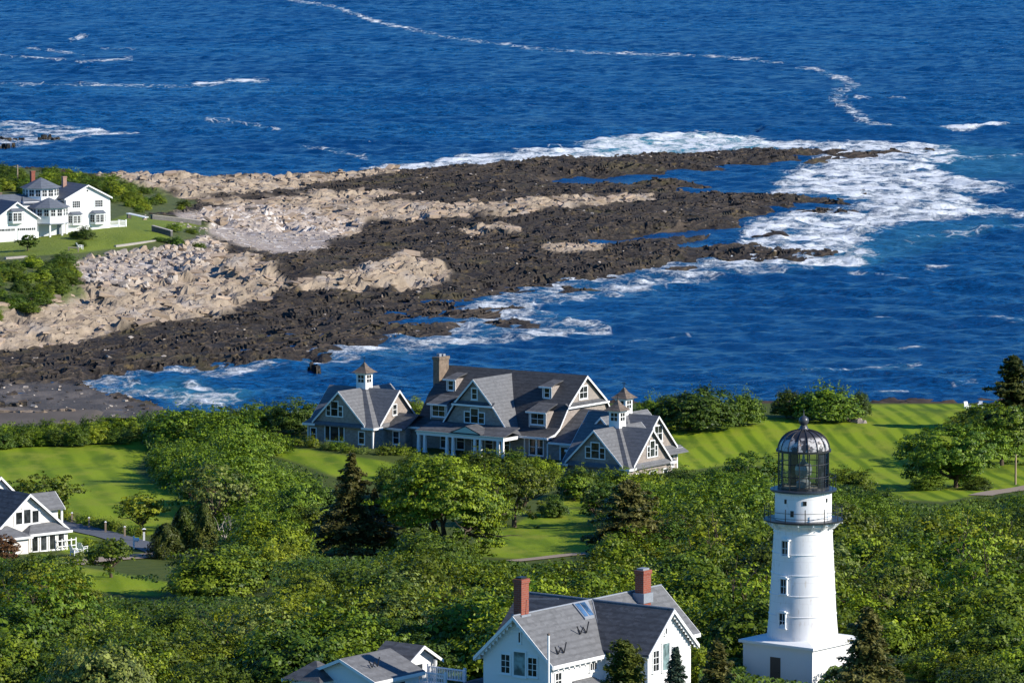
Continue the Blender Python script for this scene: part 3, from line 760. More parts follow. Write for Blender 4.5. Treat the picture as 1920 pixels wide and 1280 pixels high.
cap = ramp(nt, math_n(nt, 'ADD', noise(nt, .42, 6, coords(nt, (.35, 1, 1)), .7), math_n(nt, 'MULTIPLY', noise(nt, .03, 3, coords(nt)), .25)), .86, .92)
ff = math_n(nt, 'MAXIMUM', ff, cap)
nt.links.new(mixc(nt, ff, tq, (.82, .86, .88)), p.inputs['Base Color'])
rg = N(nt, 'ShaderNodeMapRange'); nt.links.new(ff, rg.inputs[0]); rg.inputs[3].default_value = .22; rg.inputs[4].default_value = .9
nt.links.new(rg.outputs[0], p.inputs['Roughness'])
p.inputs['IOR'].default_value = 1.33
p.inputs['Specular IOR Level'].default_value = .22
b1 = bump(nt, p, math_n(nt, 'ADD', noise(nt, 1.15, 7, coords(nt, (.55, .8, 1)), .72), math_n(nt, 'MULTIPLY', ff, .35)), 1.0, .8)
def sea_grid(name, X0, X1, dx, Y0, Y1, dy):
    xs, ys = np.arange(X0, X1, dx), np.arange(Y0, Y1, dy)
    X, Y = np.meshgrid(xs, ys)
    Z = wave_z(X, Y)
    px, py = to_px(X, Y, np.zeros_like(X))
    k = (fbm(X * .1, Y * .06, 4, 300) - .5); k2 = (fbm(X * .1 + 40, Y * .06, 4, 310) - .5)
    qx, qy = px + k * 50, py + k2 * 14
    fo = np.zeros_like(X); sh = np.zeros_like(X)
    for pl, amt, soft in FOAM: fo = np.maximum(fo, amt * sm(-soft * 1.6, soft, inside_dist(qx, qy, pl, 3.0)))
    for pts, w, amt in STREAK: fo = np.maximum(fo, amt * .8 * (1 - sm(w * .1, w * 1.5, line_dist(px + k * 12, py + k2 * 5, pts, 2.0))))
    for pl, amt in TURQ: sh = np.maximum(sh, amt * sm(-25, 25, inside_dist(qx, qy, pl, 3.0)))
    for pts, amp, w in SWELLS: Z = Z + amp * np.exp(-(line_dist(px, py, pts, 1.0) / w) ** 2)
    calm = np.zeros_like(X)
    for pl in POOLS: calm = np.maximum(calm, sm(-8, 4, inside_dist(px, py, pl, 3.0)))
    Z = Z * (1 - .9 * calm); fo = fo * (1 - calm)
    Z = Z + fo * (fbm(X * .3, Y * .25, 3, 330) - .4) * 1.5
    return np_mesh(name, np.stack([X, Y, Z], -1).reshape(-1, 3), grid_quads(len(xs), len(ys)), [m_sea], {'foam': fo, 'shallow': np.clip(sh + fo * .25, 0, 1)}, True)
for args in ((-200, 190, .85, 700, 1152, .95), (-290, 270, 1.25, 1150, 1753, 1.4), (-440, 420, 2.3, 1750, 3200, 2.5)):
    tag(link('sea', sea_grid('sea', *args)), kind='structure')
me = bpy.data.meshes.new('open_sea')
me.from_pydata([(-15000, 500, -1.4), (15000, 500, -1.4), (15000, 30000, -1.4), (-15000, 30000, -1.4)], [], [(0, 1, 2, 3)])
me.materials.append(m_sea)
tag(link('open_sea', me), kind='structure')

# ------------------------------------------------------------------ lighthouse
def P3(cx, cy, r, a, z): return (cx + r * math.cos(a), cy + r * math.sin(a), z)
def lighthouse():
    X, Y = 22.95, 375.0
    G = land1(X, Y)
    R = math.radians(-39)
    t = empty('lighthouse', (X, Y, 0), R)
    tag(t, 'white cast iron lighthouse with black domed lantern on a square white base', 'lighthouse')
    zb = 24.8                                       # base roof at the tower foot
    b = MB().box(-3.35, 3.35, -3.35, 3.35, G - 2, zb - .42)
    base = b.build('base_building', siding('smooth_white_masonry', (.80, .79, .77), .6, .05, .004), t)
    e = MB().mat(0).box(-3.62, 3.62, -3.62, 3.62, zb - .42, zb - .2)
    e._add([(-3.62, -3.62, zb - .2), (3.62, -3.62, zb - .2), (3.62, 3.62, zb - .2), (-3.62, 3.62, zb - .2), (0, 0, zb + .32)], [(0, 1, 4), (1, 2, 4), (2, 3, 4), (3, 0, 4)])
    e.build('base_roof', M['trim'], t)
    d = MB().wallbox((-.2, -3.35, G + 1.15), (1, 0), (0, -1), .98, 2.3, 0, .04)
    dr = d.build('door', M['wood_dark'], t)
    h = MB().box(.12, .2, -3.44, -3.39, G + 1.1, G + 1.2); h.build('handle', M['dark_metal'], dr)
    # tower shell with the joint rings of its iron plates
    m_t, nt, p = new_mat('white_iron_plate')
    n1 = noise(nt, .5, 5, coords(nt, (1, 1, .25))); n2 = noise(nt, 4, 4, coords(nt, (1, 1, .3)))
    c = mixc(nt, ramp(nt, n1, .5, .85), (.80, .79, .78), (.62, .60, .57))
    nt.links.new(mixc(nt, math_n(nt, 'MULTIPLY', ramp(nt, n2, .58, .75), .5), c, (.55, .47, .38)), p.inputs['Base Color'])
    gx = N(nt, 'ShaderNodeSeparateXYZ'); nt.links.new(coords(nt), gx.inputs[0])
    ang_ = math_n(nt, 'MULTIPLY', math_n(nt, 'ARCTAN2', gx.outputs[1], gx.outputs[0]), 2.55)
    cb_ = N(nt, 'ShaderNodeCombineXYZ'); nt.links.new(ang_, cb_.inputs[0]); nt.links.new(gx.outputs[2], cb_.inputs[1])
    bk = N(nt, 'ShaderNodeTexBrick'); bk.inputs['Scale'].default_value = 1; bk.inputs['Brick Width'].default_value = 1.335; bk.inputs['Row Height'].default_value = 1.63; bk.inputs['Mortar Size'].default_value = .012
    nt.links.new(cb_.outputs[0], bk.inputs['Vector'])
    rs = N(nt, 'ShaderNodeCombineXYZ'); nt.links.new(math_n(nt, 'MULTIPLY', ang_, 2.6), rs.inputs[0]); nt.links.new(math_n(nt, 'MULTIPLY', gx.outputs[2], .22), rs.inputs[1])
    rust = math_n(nt, 'MULTIPLY', ramp(nt, noise(nt, 1.4, 6, rs.outputs[0], .7), .60, .76), .55)
    base_c = p.inputs['Base Color'].links[0].from_socket
    cc_ = mixc(nt, math_n(nt, 'MULTIPLY', bk.outputs['Fac'], .35), base_c, (.42, .38, .34))
    nt.links.new(mixc(nt, rust, cc_, (.50, .40, .30)), p.inputs['Base Color'])
    bump(nt, p, bk.outputs['Fac'], .4, -.02)
    p.inputs['Roughness'].default_value = .42; p.inputs['Specular IOR Level'].default_value = .4
    prof = [(2.8, zb - .1), (2.8, zb + .25)]
    z0, z1, r0, r1 = zb + .25, 33.2, 2.74, 2.31
    for k in range(1, 6):
        z = z0 + (z1 - z0) * k / 5 - .08; rr = r0 + (r1 - r0) * (k / 5)
        prof += [(rr + .005, z), (rr + .05, z + .015), (rr + .05, z + .06), (rr, z + .075)]
    prof += [(2.30, 33.3), (2.32, 33.45), (2.42, 33.6), (2.60, 33.72), (2.60, 34.0)]
    MB().lathe(prof, 144).build('tower', m_t, t, smooth=False)
    br = MB()
    for k in range(16):
        a = 2 * math.pi * k / 16 + .1
        c_, s_ = math.cos(a), math.sin(a)
        pts = [(2.25, 33.35), (2.5, 33.4), (2.72, 33.62), (2.95, 33.86), (2.95, 34.02), (2.25, 34.02)]
        vs = [(r * c_ - w * s_, r * s_ + w * c_, z) for w in (-.07, .07) for r, z in pts]
        n = len(pts)
        br._add(vs, [tuple(range(n - 1, -1, -1)), tuple(range(n, 2 * n))] + [(i, (i + 1) % n, n + (i + 1) % n, n + i) for i in range(n)])
        br.lathe([(.001, 33.80), (.07, 33.86), (.001, 33.93)], 6, 3.08 * c_, 3.08 * s_)
    br.build('gallery_brackets', M['trim'], t)
    MB().mat(0).lathe([(2.2, 34.0), (3.12, 34.0), (3.14, 34.03), (3.14, 34.1), (3.1, 34.13), (2.2, 34.13)], 72, cap=False).build('gallery', M['dark_metal'], t)
    # gallery railing
    rl = MB()
    for k in range(12):
        a = 2 * math.pi * (k + .28) / 12
        rl.tube(P3(0, 0, 3.05, a, 34.1), P3(0, 0, 3.05, a, 35.12), .04, .035, 6)
        rl.lathe([(.001, 35.1), (.06, 35.15), (.001, 35.21)], 6, 3.05 * math.cos(a), 3.05 * math.sin(a))
    for z in (34.42, 34.86):
        rl.path([P3(0, 0, 3.05, 2 * math.pi * k / 48, z) for k in range(49)], .022, 5)
    rl.build('railing', M['dark_metal'], t)
    MB().lathe([(2.24, 34.1), (2.24, 36.2), (2.3, 36.24), (2.3, 36.36)], 144, cap=False).build('watch_room', m_t, t)
    ph = MB()
    for a, z, w, hh in ((-.9, 35.6, .3, .34), (-1.62, 35.68, .2, .34), (.0, 35.75, .18, .32), (-1.35, 34.75, .28, .48)):
        n = (math.cos(a), math.sin(a)); u = (-n[1], n[0])
        ph.wallbox((2.24 * n[0], 2.24 * n[1], z), u, n, w, hh, -.05, .03)
    ph.build('porthole', M['glass'], t)
    # lantern deck
    MB().lathe([(1.9, 36.36), (2.6, 36.36), (2.63, 36.4), (2.63, 36.5), (2.55, 36.53), (1.9, 36.53)], 72, cap=False).build('lantern_gallery', plain('dark_blue_grey_iron', (.03, .04, .055), .35, .3, 2, .5), t)
    rr = MB()
    for k in (0, 1, 2, 5, 6, 9, 10, 11):
        a = 2 * math.pi * (k + .35) / 12
        rr.tube(P3(0, 0, 2.55, a, 36.5), P3(0, 0, 2.55, a, 37.62), .03, .03, 6)
    rr.path([P3(0, 0, 2.55, 2 * math.pi * (k / 48), 37.5) for k in range(-3, 14)], .02, 5)
    rr.path([P3(0, 0, 2.55, 2 * math.pi * (k / 48), 37.1) for k in range(20, 32)], .02, 5)
    rr.build('lantern_railing', M['dark_metal'], t)
    # lantern: 16 glazed sides, three rows
    zl, zh, rl_ = 36.5, 39.55, 1.99
    off = math.radians(39 - 90 - 14.8 + 2)
    fr = MB()
    ang = [off + 2 * math.pi * k / 16 for k in range(16)]
    for a in ang: fr.tube(P3(0, 0, rl_, a, zl), P3(0, 0, rl_, a, zh), .05, .05, 6)
    for z, rad in ((zl + .1, .07), (zl + 1.05, .04), (zl + 2.05, .04), (zh - .05, .07)):
        for i in range(16): fr.tube(P3(0, 0, rl_, ang[i], z), P3(0, 0, rl_, ang[(i + 1) % 16], z), rad, rad, 6)
    fr.lathe([(1.96, zl), (2.06, zl), (2.06, zl + .22), (1.96, zl + .22)], 16, cap=False)
    fr.build('lantern_frame', M['dark_metal'], t)
    m_g, nt, p = new_mat('lantern_glass')
    nt.nodes.remove(p); out = nt.nodes['Material Output']
    tr = N(nt, 'ShaderNodeBsdfTransparent'); tr.inputs[0].default_value = (.78, .82, .82, 1)
    gl = N(nt, 'ShaderNodeBsdfGlossy'); gl.inputs['Roughness'].default_value = .03
    mx = N(nt, 'ShaderNodeMixShader'); mx.inputs[0].default_value = .09; nt.links.new(tr.outputs[0], mx.inputs[1]); nt.links.new(gl.outputs[0], mx.inputs[2]); nt.links.new(mx.outputs[0], out.inputs[0])
    gm = MB()
    blank = {3, 4, 6, 7, 12}
    for i in range(16):
        gm.mat(1 if i in (5, 9, 2) else 0)
        a, b_ = ang[i], ang[(i + 1) % 16]
        gm._add([P3(0, 0, rl_ - .02, a, zl + .2), P3(0, 0, rl_ - .02, b_, zl + .2), P3(0, 0, rl_ - .02, b_, zh), P3(0, 0, rl_ - .02, a, zh)], [(0, 1, 2, 3)])
    gm.build('lantern_glazing', [m_g, glass_mat('dark_lantern_panel', (.006, .008, .012), .2)], t)
    le = MB().lathe([(.55, zl + .1), (.6, zl + .5), (.35, zl + .7), (.35, zl + 1.0), (.62, zl + 1.1), (.68, zl + 1.5), (.6, zl + 1.9), (.3, zl + 2.0), (.12, zl + 2.3), (.05, zl + 2.9)], 20)
    le.build('lamp', plain('grey_lens_housing', (.30, .31, .32), .3, .5, 4, .6, .3), t)
    fl = MB().lathe([(.001, zl + .02), (1.93, zl + .02), (1.93, zl + .05), (.001, zl + .05)], 32, cap=False); fl.build('lantern_floor', M['wood'], t)
    # dome with 16 ribs and peeling paint
    m_d, nt, p = new_mat('peeling_black_dome')
    n1 = noise(nt, 1.5, 7, coords(nt), .7); n2 = noise(nt, .55, 3, coords(nt))
    gz = N(nt, 'ShaderNodeSeparateXYZ'); nt.links.new(coords(nt), gz.inputs[0])
    low = ramp(nt, gz.outputs[2], 40.75, 40.5)
    cc = mixc(nt, n2, (.018, .018, .022), (.045, .042, .045))
    peel = math_n(nt, 'MULTIPLY', ramp(nt, math_n(nt, 'ADD', math_n(nt, 'MULTIPLY', n1, .7), math_n(nt, 'MULTIPLY', n2, .5)), .58, .62), low)
    cc = mixc(nt, peel, cc, (.44, .42, .41))
    cc = mixc(nt, math_n(nt, 'MULTIPLY', ramp(nt, noise(nt, 3.1, 5, coords(nt)), .64, .68), low), cc, (.33, .20, .13))
    nt.links.new(cc, p.inputs['Base Color']); p.inputs['Roughness'].default_value = .38; p.inputs['Specular IOR Level'].default_value = .5
    prof = [(2.08, 39.5)] + [(2.06 * math.cos(q) ** .86 if q < 1.5 else .4, 39.55 + 1.62 * math.sin(q)) for q in np.linspace(0, 1.36, 14)] + [(.42, 41.2)]
    MB().lathe(prof, 16).build('dome', m_d, t)
    ri = MB()
    for k in range(16):
        a = 2 * math.pi * k / 16
        ri.path([P3(0, 0, r + .02, a, z + .01) for r, z in prof[1:]], .035, 5)
    ri.ring(2.0, 2.2, 39.46, 39.62, 16)
    ri.build('dome_ribs', M['dark_metal'], t)
    MB().lathe([(.45, 41.12), (.42, 41.25), (.3, 41.32), (.33, 41.4), (.27, 41.47), (.2, 41.5), (.3, 41.58), (.38, 41.75), (.4, 41.9), (.36, 42.05), (.22, 42.2), (.06, 42.27), (.03, 42.3), (.02, 42.75)], 28).build('ventilator_ball', plain('dark_iron_ball', (.05, .052, .06), .35, .2, 2, .6), t, smooth=True)
    # tower windows, arched hoods, on the door side
    for z in (26.3, 29.0, 32.0):
        rr_ = 2.74 + (2.31 - 2.74) * (z - 25) / 8.2
        w = MB()
        c = (0, -rr_ - .01, z)
        for sg in (-1, 1): w.wallbox(c, (1, 0), (0, -1), .1, 1.15, -.3, .14, sg * .32)
        w.wallbox(c, (1, 0), (0, -1), .95, .12, -.3, .2, 0, .68)
        w.wallbox(c, (1, 0), (0, -1), .6, .1, -.3, .17, 0, .78)
        w.wallbox(c, (1, 0), (0, -1), .9, .1, -.3, .2, 0, -.6)
        w.wallbox(c, (1, 0), (0, -1), .04, 1.1, -.1, .05, 0); w.wallbox(c, (1, 0), (0, -1), .54, .04, -.1, .055, 0)
        wo = w.build('window', M['trim'], t)
        MB().wallbox(c, (1, 0), (0, -1), .56, 1.12, -.15, .025).build('pane', M['glass'], wo)
lighthouse()

# ------------------------------------------------------------------ shingled mansion on the lawn
def cupola(t, cx, cy, z0, w=.78, h=1.9):
    b = MB().box(cx - w, cx + w, cy - w, cy + w, z0 - 1.2, z0 + h)
    b.box(cx - w - .12, cx + w + .12, cy - w - .12, cy + w + .12, z0 + h - .22, z0 + h)
    cu = b.build('cupola', M['trim'], t)
    for n in ((0, -1), (1, 0), (0, 1), (-1, 0)):
        u = (-n[1], n[0]); c = (cx + n[0] * w, cy + n[1] * w, z0 + h * .58)
        g = MB().mat(1)
        for a in (-.26, .26):
            for q in (-.27, .27): g.wallbox(c, u, n, .42, .44, 0, .015, a, q)
        g.build('louvre_window', [M['trim'], M['glass']], cu)
    r = MB()
    pr = [(w + .52, z0 + h), (w + .1, z0 + h + .32), (w * .55, z0 + h + .75), (.06, z0 + h + 1.35)]
    for (a, za), (b_, zb) in zip(pr[:-1], pr[1:]): r.frustum(cx, cy, a, b_, za, zb)
    r.build('roof', M['cedar'], cu)
    f = MB().tube((cx, cy, z0 + h + 1.3), (cx, cy, z0 + h + 2.1), .03); f.lathe([(.001, z0 + h + 1.5), (.1, z0 + h + 1.6), (.001, z0 + h + 1.7)], 8, cx, cy)
    f.box(cx - .3, cx + .3, cy - .02, cy + .02, z0 + h + 1.85, z0 + h + 1.93)
    f.build('weathervane', M['dark_metal'], cu)
def wing(t, cx, cy, h, dz, roofm, faces='FR', peak=7.6, apex=8.1):
    """a square pavilion: hipped roof broken by a gable on each side"""
    w = MB().box(cx - h, cx + h, cy - h, cy + h, -2.2, 3.0 + dz)
    gh = 3.95
    for ax, c, k in (('y', cx, cy), ('x', cy, cx)):
        w.prism([(c - gh, 2.9 + dz), (c + gh, 2.9 + dz), (c + gh, 3.5 + dz), (c, peak - .15 + dz), (c - gh, 3.5 + dz)], ax, k - h + (.02 if ax == 'x' else 0), k + h - (.02 if ax == 'x' else 0))
    w.build('wall', M['shingle'], t)
    r = MB(); o = h + .45
    for s in ((-1, -1, 1, -1), (1, -1, 1, 1), (1, 1, -1, 1), (-1, 1, -1, -1)):
        r.slab([(cx + s[0] * o, cy + s[1] * o, 3.0 + dz), (cx + s[2] * o, cy + s[3] * o, 3.0 + dz), (cx, cy, apex + dz)], .2)
    r.gable_roof('y', cy - h - .4, cy + h + .4, cx, gh + .42, 3.32 + dz, peak + dz, .2)
    r.gable_roof('x', cx - h - .4, cx + h + .4, cy, gh + .42, 3.32 + dz, peak + .004 + dz, .2)
    r.build('roof', roofm, t)
    tr = MB()
    for sg in (-1, 1):
        a = cy + sg * (h + .4); rake(tr, 'y', a, cx, gh + .42, 3.32 + dz, peak + dz, .3, .06, sg)
        a = cx + sg * (h + .4); rake(tr, 'x', a, cy, gh + .42, 3.32 + dz, peak + dz, .3, .06, sg)
    q = o + .03; l = h - gh + .55
    for sx in (-1, 1):
        for sy in (-1, 1):
            x0, x1 = sorted((cx + sx * q, cx + sx * (q - l))); y0, y1 = sorted((cy + sy * q, cy + sy * (q + .05)))
            tr.box(x0, x1, y0, y1, 2.72 + dz, 3.02 + dz)
            x0, x1 = sorted((cx + sx * q, cx + sx * (q + .05))); y0, y1 = sorted((cy + sy * q, cy + sy * (q - l)))
            tr.box(x0, x1, y0, y1, 2.72 + dz, 3.02 + dz)
    for sx, sy in ((-1, -1), (1, -1), (1, 1)):
        tr.box(*(sorted((cx + sx * (h + .03), cx + sx * (h - .16)))), *(sorted((cy + sy * (h + .03), cy + sy * (h - .16)))), -.5, 2.72 + dz)
    tr.build('trim', M['trim'], t)
def dormer(t, cx, yf, w, z0, z1, yb, rise, dz=0):
    """dormer standing on the front roof slope; its roof runs back to yb"""
    d = MB().box(cx - w / 2, cx + w / 2, yf, yb, z0, z1)
    do = d.build('dormer', M['shingle'], t)
    r = MB(); o = .3
    r.slab([(cx - w / 2 - o, yf - .45, z1 - .02), (cx + w / 2 + o, yf - .45, z1 - .02), (cx + w / 2 + o - .2, yf + .5, z1 + rise * .35), (cx - w / 2 - o + .2, yf + .5, z1 + rise * .35)], .1)
    r.slab([(cx - w / 2 - o + .2, yf + .5, z1 + rise * .35), (cx + w / 2 + o - .2, yf + .5, z1 + rise * .35), (cx + w / 2 + .1, yb + .6, z1 + rise), (cx - w / 2 - .1, yb + .6, z1 + rise)], .1)
    r.build('roof', M['roof_old'], do)
    tr = MB().box(cx - w / 2 - o + .02, cx + w / 2 + o - .02, yf - .5, yf - .44, z1 - .2, z1 - .0)
    for s in (-1, 1): tr.box(*sorted((cx + s * w / 2 - .09 * (s > 0), cx + s * w / 2 + .09 * (s < 0))), yf - .05, yf + .12, z0, z1 - .12)
    tr.build('trim', M['trim'], do)
    return do
def mansion():
    t = empty('shingled_mansion', (.6, 635.5, 7.6), math.radians(-35))
    tag(t, 'large grey shingled mansion with gambrel roof, stone chimney and three cupolas', 'mansion')
    fr = [(-9.3, 3.0), (-7.6, 3.35), (-6.5, 4.0), (-4.3, 6.85), (0, 10.4)]
    bk = [(0, 10.4), (4.6, 6.85), (6.6, 4.0), (8.6, 3.0)]
    w = MB().prism([(-8.6, -2), (8.2, -2), (8.2, 2.8), (6.4, 3.8), (4.4, 6.7), (0, 10.2), (-4.1, 6.7), (-6.3, 3.8), (-8.6, 2.9)], 'x', -11, 11)
    w.prism([(-5.2, 2.6), (4.3, 2.6), (4.3, 3.7), (2.25, 6.7), (-.45, 9.75), (-3.15, 6.7), (-5.2, 3.7)], 'y', -9.0, -2)
    w.build('wall', M['shingle'], t)
    # roofs
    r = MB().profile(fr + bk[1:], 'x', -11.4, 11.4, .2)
    r.build('roof', M['roof_shaded'], t)
    r = MB().profile([(-5.75, 3.5), (-3.4, 6.9), (-.45, 10.0), (2.5, 6.9), (4.85, 3.9), (5.9, 3.3), (7.0, 3.08)], 'y', -9.35, -.2, .2)
    r.build('cross_roof', M['roof_grey'], t)
    # pent strips at the gambrel breaks and the white trim
    pr = MB()
    pr.slab([(-3.75, -9.55, 6.62), (2.85, -9.55, 6.62), (2.85, -9.0, 7.0), (-3.75, -9.0, 7.0)], .08)
    pr.build('pent_roof', M['roof_old'], t); pr = MB()
    pr.slab([(11.55, -4.6, 6.6), (11.55, 4.9, 6.6), (11.0, 4.9, 7.0), (11.0, -4.6, 7.0)], .08)
    pr.build('pent_roof', M['roof_old'], t)
    tr = MB()
    tx = MB().box(11.54, 11.6, -4.7, 5.0, 6.34, 6.58); tr.box(-3.8, 2.9, -9.6, -9.54, 6.36, 6.6)
    for pf, ax, a in (([(-5.75, 3.5), (-3.4, 6.9)], 'y', -9.35), ([(2.5, 6.9), (4.85, 3.9)], 'y', -9.35), ([(-3.4, 6.9), (-.45, 10.0)], 'y', -9.35), ([(-.45, 10.0), (2.5, 6.9)], 'y', -9.35),
                      ([(-9.3, 3.0), (-7.6, 3.35)], 'x', 11.4), ([(-7.6, 3.35), (-6.5, 4.0)], 'x', 11.4), ([(-6.5, 4.0), (-4.3, 6.85)], 'x', 11.4), ([(-4.3, 6.85), (0, 10.4)], 'x', 11.4),
                      ([(0, 10.4), (4.6, 6.85)], 'x', 11.4), ([(4.6, 6.85), (6.6, 4.0)], 'x', 11.4), ([(6.6, 4.0), (8.6, 3.0)], 'x', 11.4)):
        a0, a1 = (a - .06, a) if ax == 'y' else (a, a + .06)
        (tr if ax == 'y' else tx).prism([(pf[0][0], pf[0][1] - .34), (pf[1][0], pf[1][1] - .34), (pf[1][0], pf[1][1] - .03), (pf[0][0], pf[0][1] - .03)], ax, a0, a1)
    tx.build('trim', M['trim'], t)
    for a, b in ((7.0, 11.39), (-11.4, -7.2)): MB().box(a, b, -9.36, -9.3, 2.74, 3.02).build('fascia', M['trim'], t)
    for x in (10.85, 7.2): MB().box(x, x + .2, -8.64, -8.58, 0, 2.74).build('corner_board', M['trim'], t)
    tr.build('trim', M['trim'], t)
    # windows of the main block
    window(t, (11.0, -.4, 8.15), (1, 0), 1.75, 1.5, 2, 2, .16)
    triple(t, (-.45, -9.0, 5.1), (0, -1), (.85, 1.15, .85), (1.35, 1.85, 1.35))
    window(t, (-.45, -9.0, 8.0), (0, -1), .75, 1.3, 1, 2, .16)
    for x in (8.6, 9.8): window(t, (x, -8.6, 1.6), (0, -1), .9, 2.0, 1, 2, .14)
    # dormers: two narrow ones high, two broad ones low
    for cx in (-8.2, 7.4):
        d = dormer(t, cx, -3.55, 1.5, 7.0, 9.0, -1.0, .75); window(d, (cx, -3.55, 8.15), (0, -1), .75, 1.15, 1, 2, .15, single=True)
    for cx in (-7.9, 8.1):
        d = dormer(t, cx, -6.75, 2.75, 3.9, 6.0, -4.6, 1.0); window(d, (cx, -6.75, 5.05), (0, -1), 2.0, 1.35, 2, 2, .15, single=True)
    # chimney
    c = MB().box(-11.75, -10.75, -2.7, -.5, 3, 11.3).box(-11.85, -10.65, -2.8, -.4, 11.3, 11.7)
    ch = c.build('chimney', M['stone'], t)
    MB().box(-11.5, -11.0, -2.3, -1.8, 11.7, 12.1).box(-11.5, -11.0, -1.4, -.9, 11.7, 12.0).build('flue', M['lead'], ch)
    # porch
    pr = MB().profile([(-12.85, 3.12), (-9.1, 4.05)], 'x', -7.25, 6.9, .16)
    pr.gable_roof('y', -13.0, -10.2, .9, 2.4, 3.3, 4.25, .14)
    po = pr.build('porch_roof', M['roof_old'], t)
    tr = MB().box(-7.2, 6.85, -12.8, -12.5, 2.55, 2.95).box(6.55, 6.85, -12.5, -9.3, 2.55, 2.95)
    tr.build('porch_beam', M['trim'], t)
    gt = MB().box(-7.3, 6.95, -12.95, -12.86, 2.96, 3.1); gt.prism([(-1.5, 3.28), (3.3, 3.28), (.9, 4.2)], 'y', -12.98, -12.9)
    gt.build('gutter', M['green_trim'], t)
    for x in (-6.9, -5.9, -2.3, -1.3, 2.2, 3.1, 5.9, 6.65):
        MB().frustum(x, -12.65, .2, .15, .35, 2.56).box(x - .25, x + .25, -12.9, -12.4, -.6, .36).build('porch_column', M['trim'], t)
    MB().box(-7.3, 6.9, -12.9, -8.6, -.8, .2).build('porch_floor', M['deck'], t)
    pw = MB()
    for x in (-5.6, -3.0, -.5, 1.6, 4.3): window(t, (x, -8.6, 1.5), (0, -1), 1.15, 2.0, 1, 2, .14)
    # three pavilions and the links between
    wing(t, -19.3, -8.0, 5.45, 0, M['roof_grey'])
    wing(t, 23.2, -9.0, 5.0, -.55, M['roof_grey'])
    wing(t, 28.2, -18.0, 5.0, -1.0, M['roof_grey'])
    for x, y, z in ((-19.3, -8, 7.7), (23.2, -9, 7.1), (28.2, -18, 6.7)): cupola(t, x, y, z)
    # left pavilion openings
    x, y, h = -19.3, -8.0, 5.45
    triple(t, (x - .9, y - h, 5.15), (0, -1), (.62, 1.1, .62), (1.3, 1.9, 1.3))
    tw = triple(t, (x - .9, y - h, 1.85), (0, -1), (.72, 1.35, .72), (1.95, 1.95, 1.95), 1, 1)
    for dx in (-4.45, 3.6): window(t, (x + dx, y - h, 1.55), (0, -1), .85, 1.5, 1, 2, .14)
    window(t, (x + h, y - .6, 5.0), (1, 0), .8, 1.3, 1, 2)
    # right pavilions
    x, y, h = 28.2, -18.0, 5.0
    triple(t, (x, y - h, 3.95), (0, -1), (.7, 1.15, .7), (1.3, 1.9, 1.3))
    triple(t, (x + h, y + .4, 4.0), (1, 0), (.5, .95, .5), (1.3, 1.95, 1.3))
    for dy, w in ((-3.2, .9), (.6, 1.5), (3.4, .8)): window(t, (x + h, y + dy, .45), (1, 0), w, 1.3, 2 if w > 1 else 1, 2)
    window(t, (23.2 + 5.0, -8.6, 4.7), (1, 0), 1.7, 1.9, 2, 2, .16)
    window(t, (23.2 + 5.0, -5.4, .9), (1, 0), .8, 1.5, 1, 2)
    sp = MB().slab([(29.5, -7.9, 2.0), (29.5, -3.4, 2.0), (28.2, -3.4, 2.75), (28.2, -7.9, 2.75)], .12)
    sp.build('pent_roof', M['roof_grey'], t)
    # links
    MB().box(-13.9, -10.9, -10.2, -3, -2, 2.75).build('link_wall', M['shingle'], t)
    l = MB().box(11.0, 18.3, -8.6, 1.5, -2, 2.4); l.prism([(-6.6, 2.4), (1.6, 2.4), (1.6, 3.0), (-1.2, 5.6), (-6.6, 2.6)], 'x', 11.0, 20)
    l.build('link_wall', M['shingle'], t)
    lr = MB().profile([(-10.75, 2.8), (-7.5, 4.5), (-3, 2.9)], 'x', -14.6, -10.6, .18)
    lr.build('link_roof', M['roof_old'], t); lr = MB().profile([(-9.1, 2.45), (-7.0, 2.95), (-1.0, 6.1), (3.0, 2.9)], 'x', 11.1, 21, .18)
    lr.gable_roof('y', -7.6, -2.0, 17.2, 1.9, 4.5, 6.15, .16)
    lr.build('link_roof', M['roof_old'], t)
    lt = MB().box(11.4, 18.4, -9.18, -9.12, 2.2, 2.47); MB().box(-14.3, -11.0, -10.86, -10.8, 2.56, 2.82).build('fascia', M['trim'], t); lt.build('fascia', M['trim'], t); lt = MB(); rake(lt, 'y', -7.6, 17.2, 1.9, 4.5, 6.15, .24, .06, -1)
    lt.build('trim', M['trim'], t)
    gl = MB().prism([(15.4, 4.2), (19, 4.2), (17.2, 6.0)], 'y', -7.4, -4); gl.build('link_gable', M['shingle'], t)
    window(t, (-12.4, -10.2, 1.5), (0, -1), .9, 1.6, 1, 2, .14)
    dd = MB().wallbox((13.6, -8.6, .7), (1, 0), (0, -1), 1.0, 2.3, 0, .05); dd.build('door', M['glass'], t)
    MB().wallbox((13.6, -8.6, 1.0), (1, 0), (0, -1), 1.5, 2.8, 0, .03).build('door_frame', M['trim'], t)
mansion()

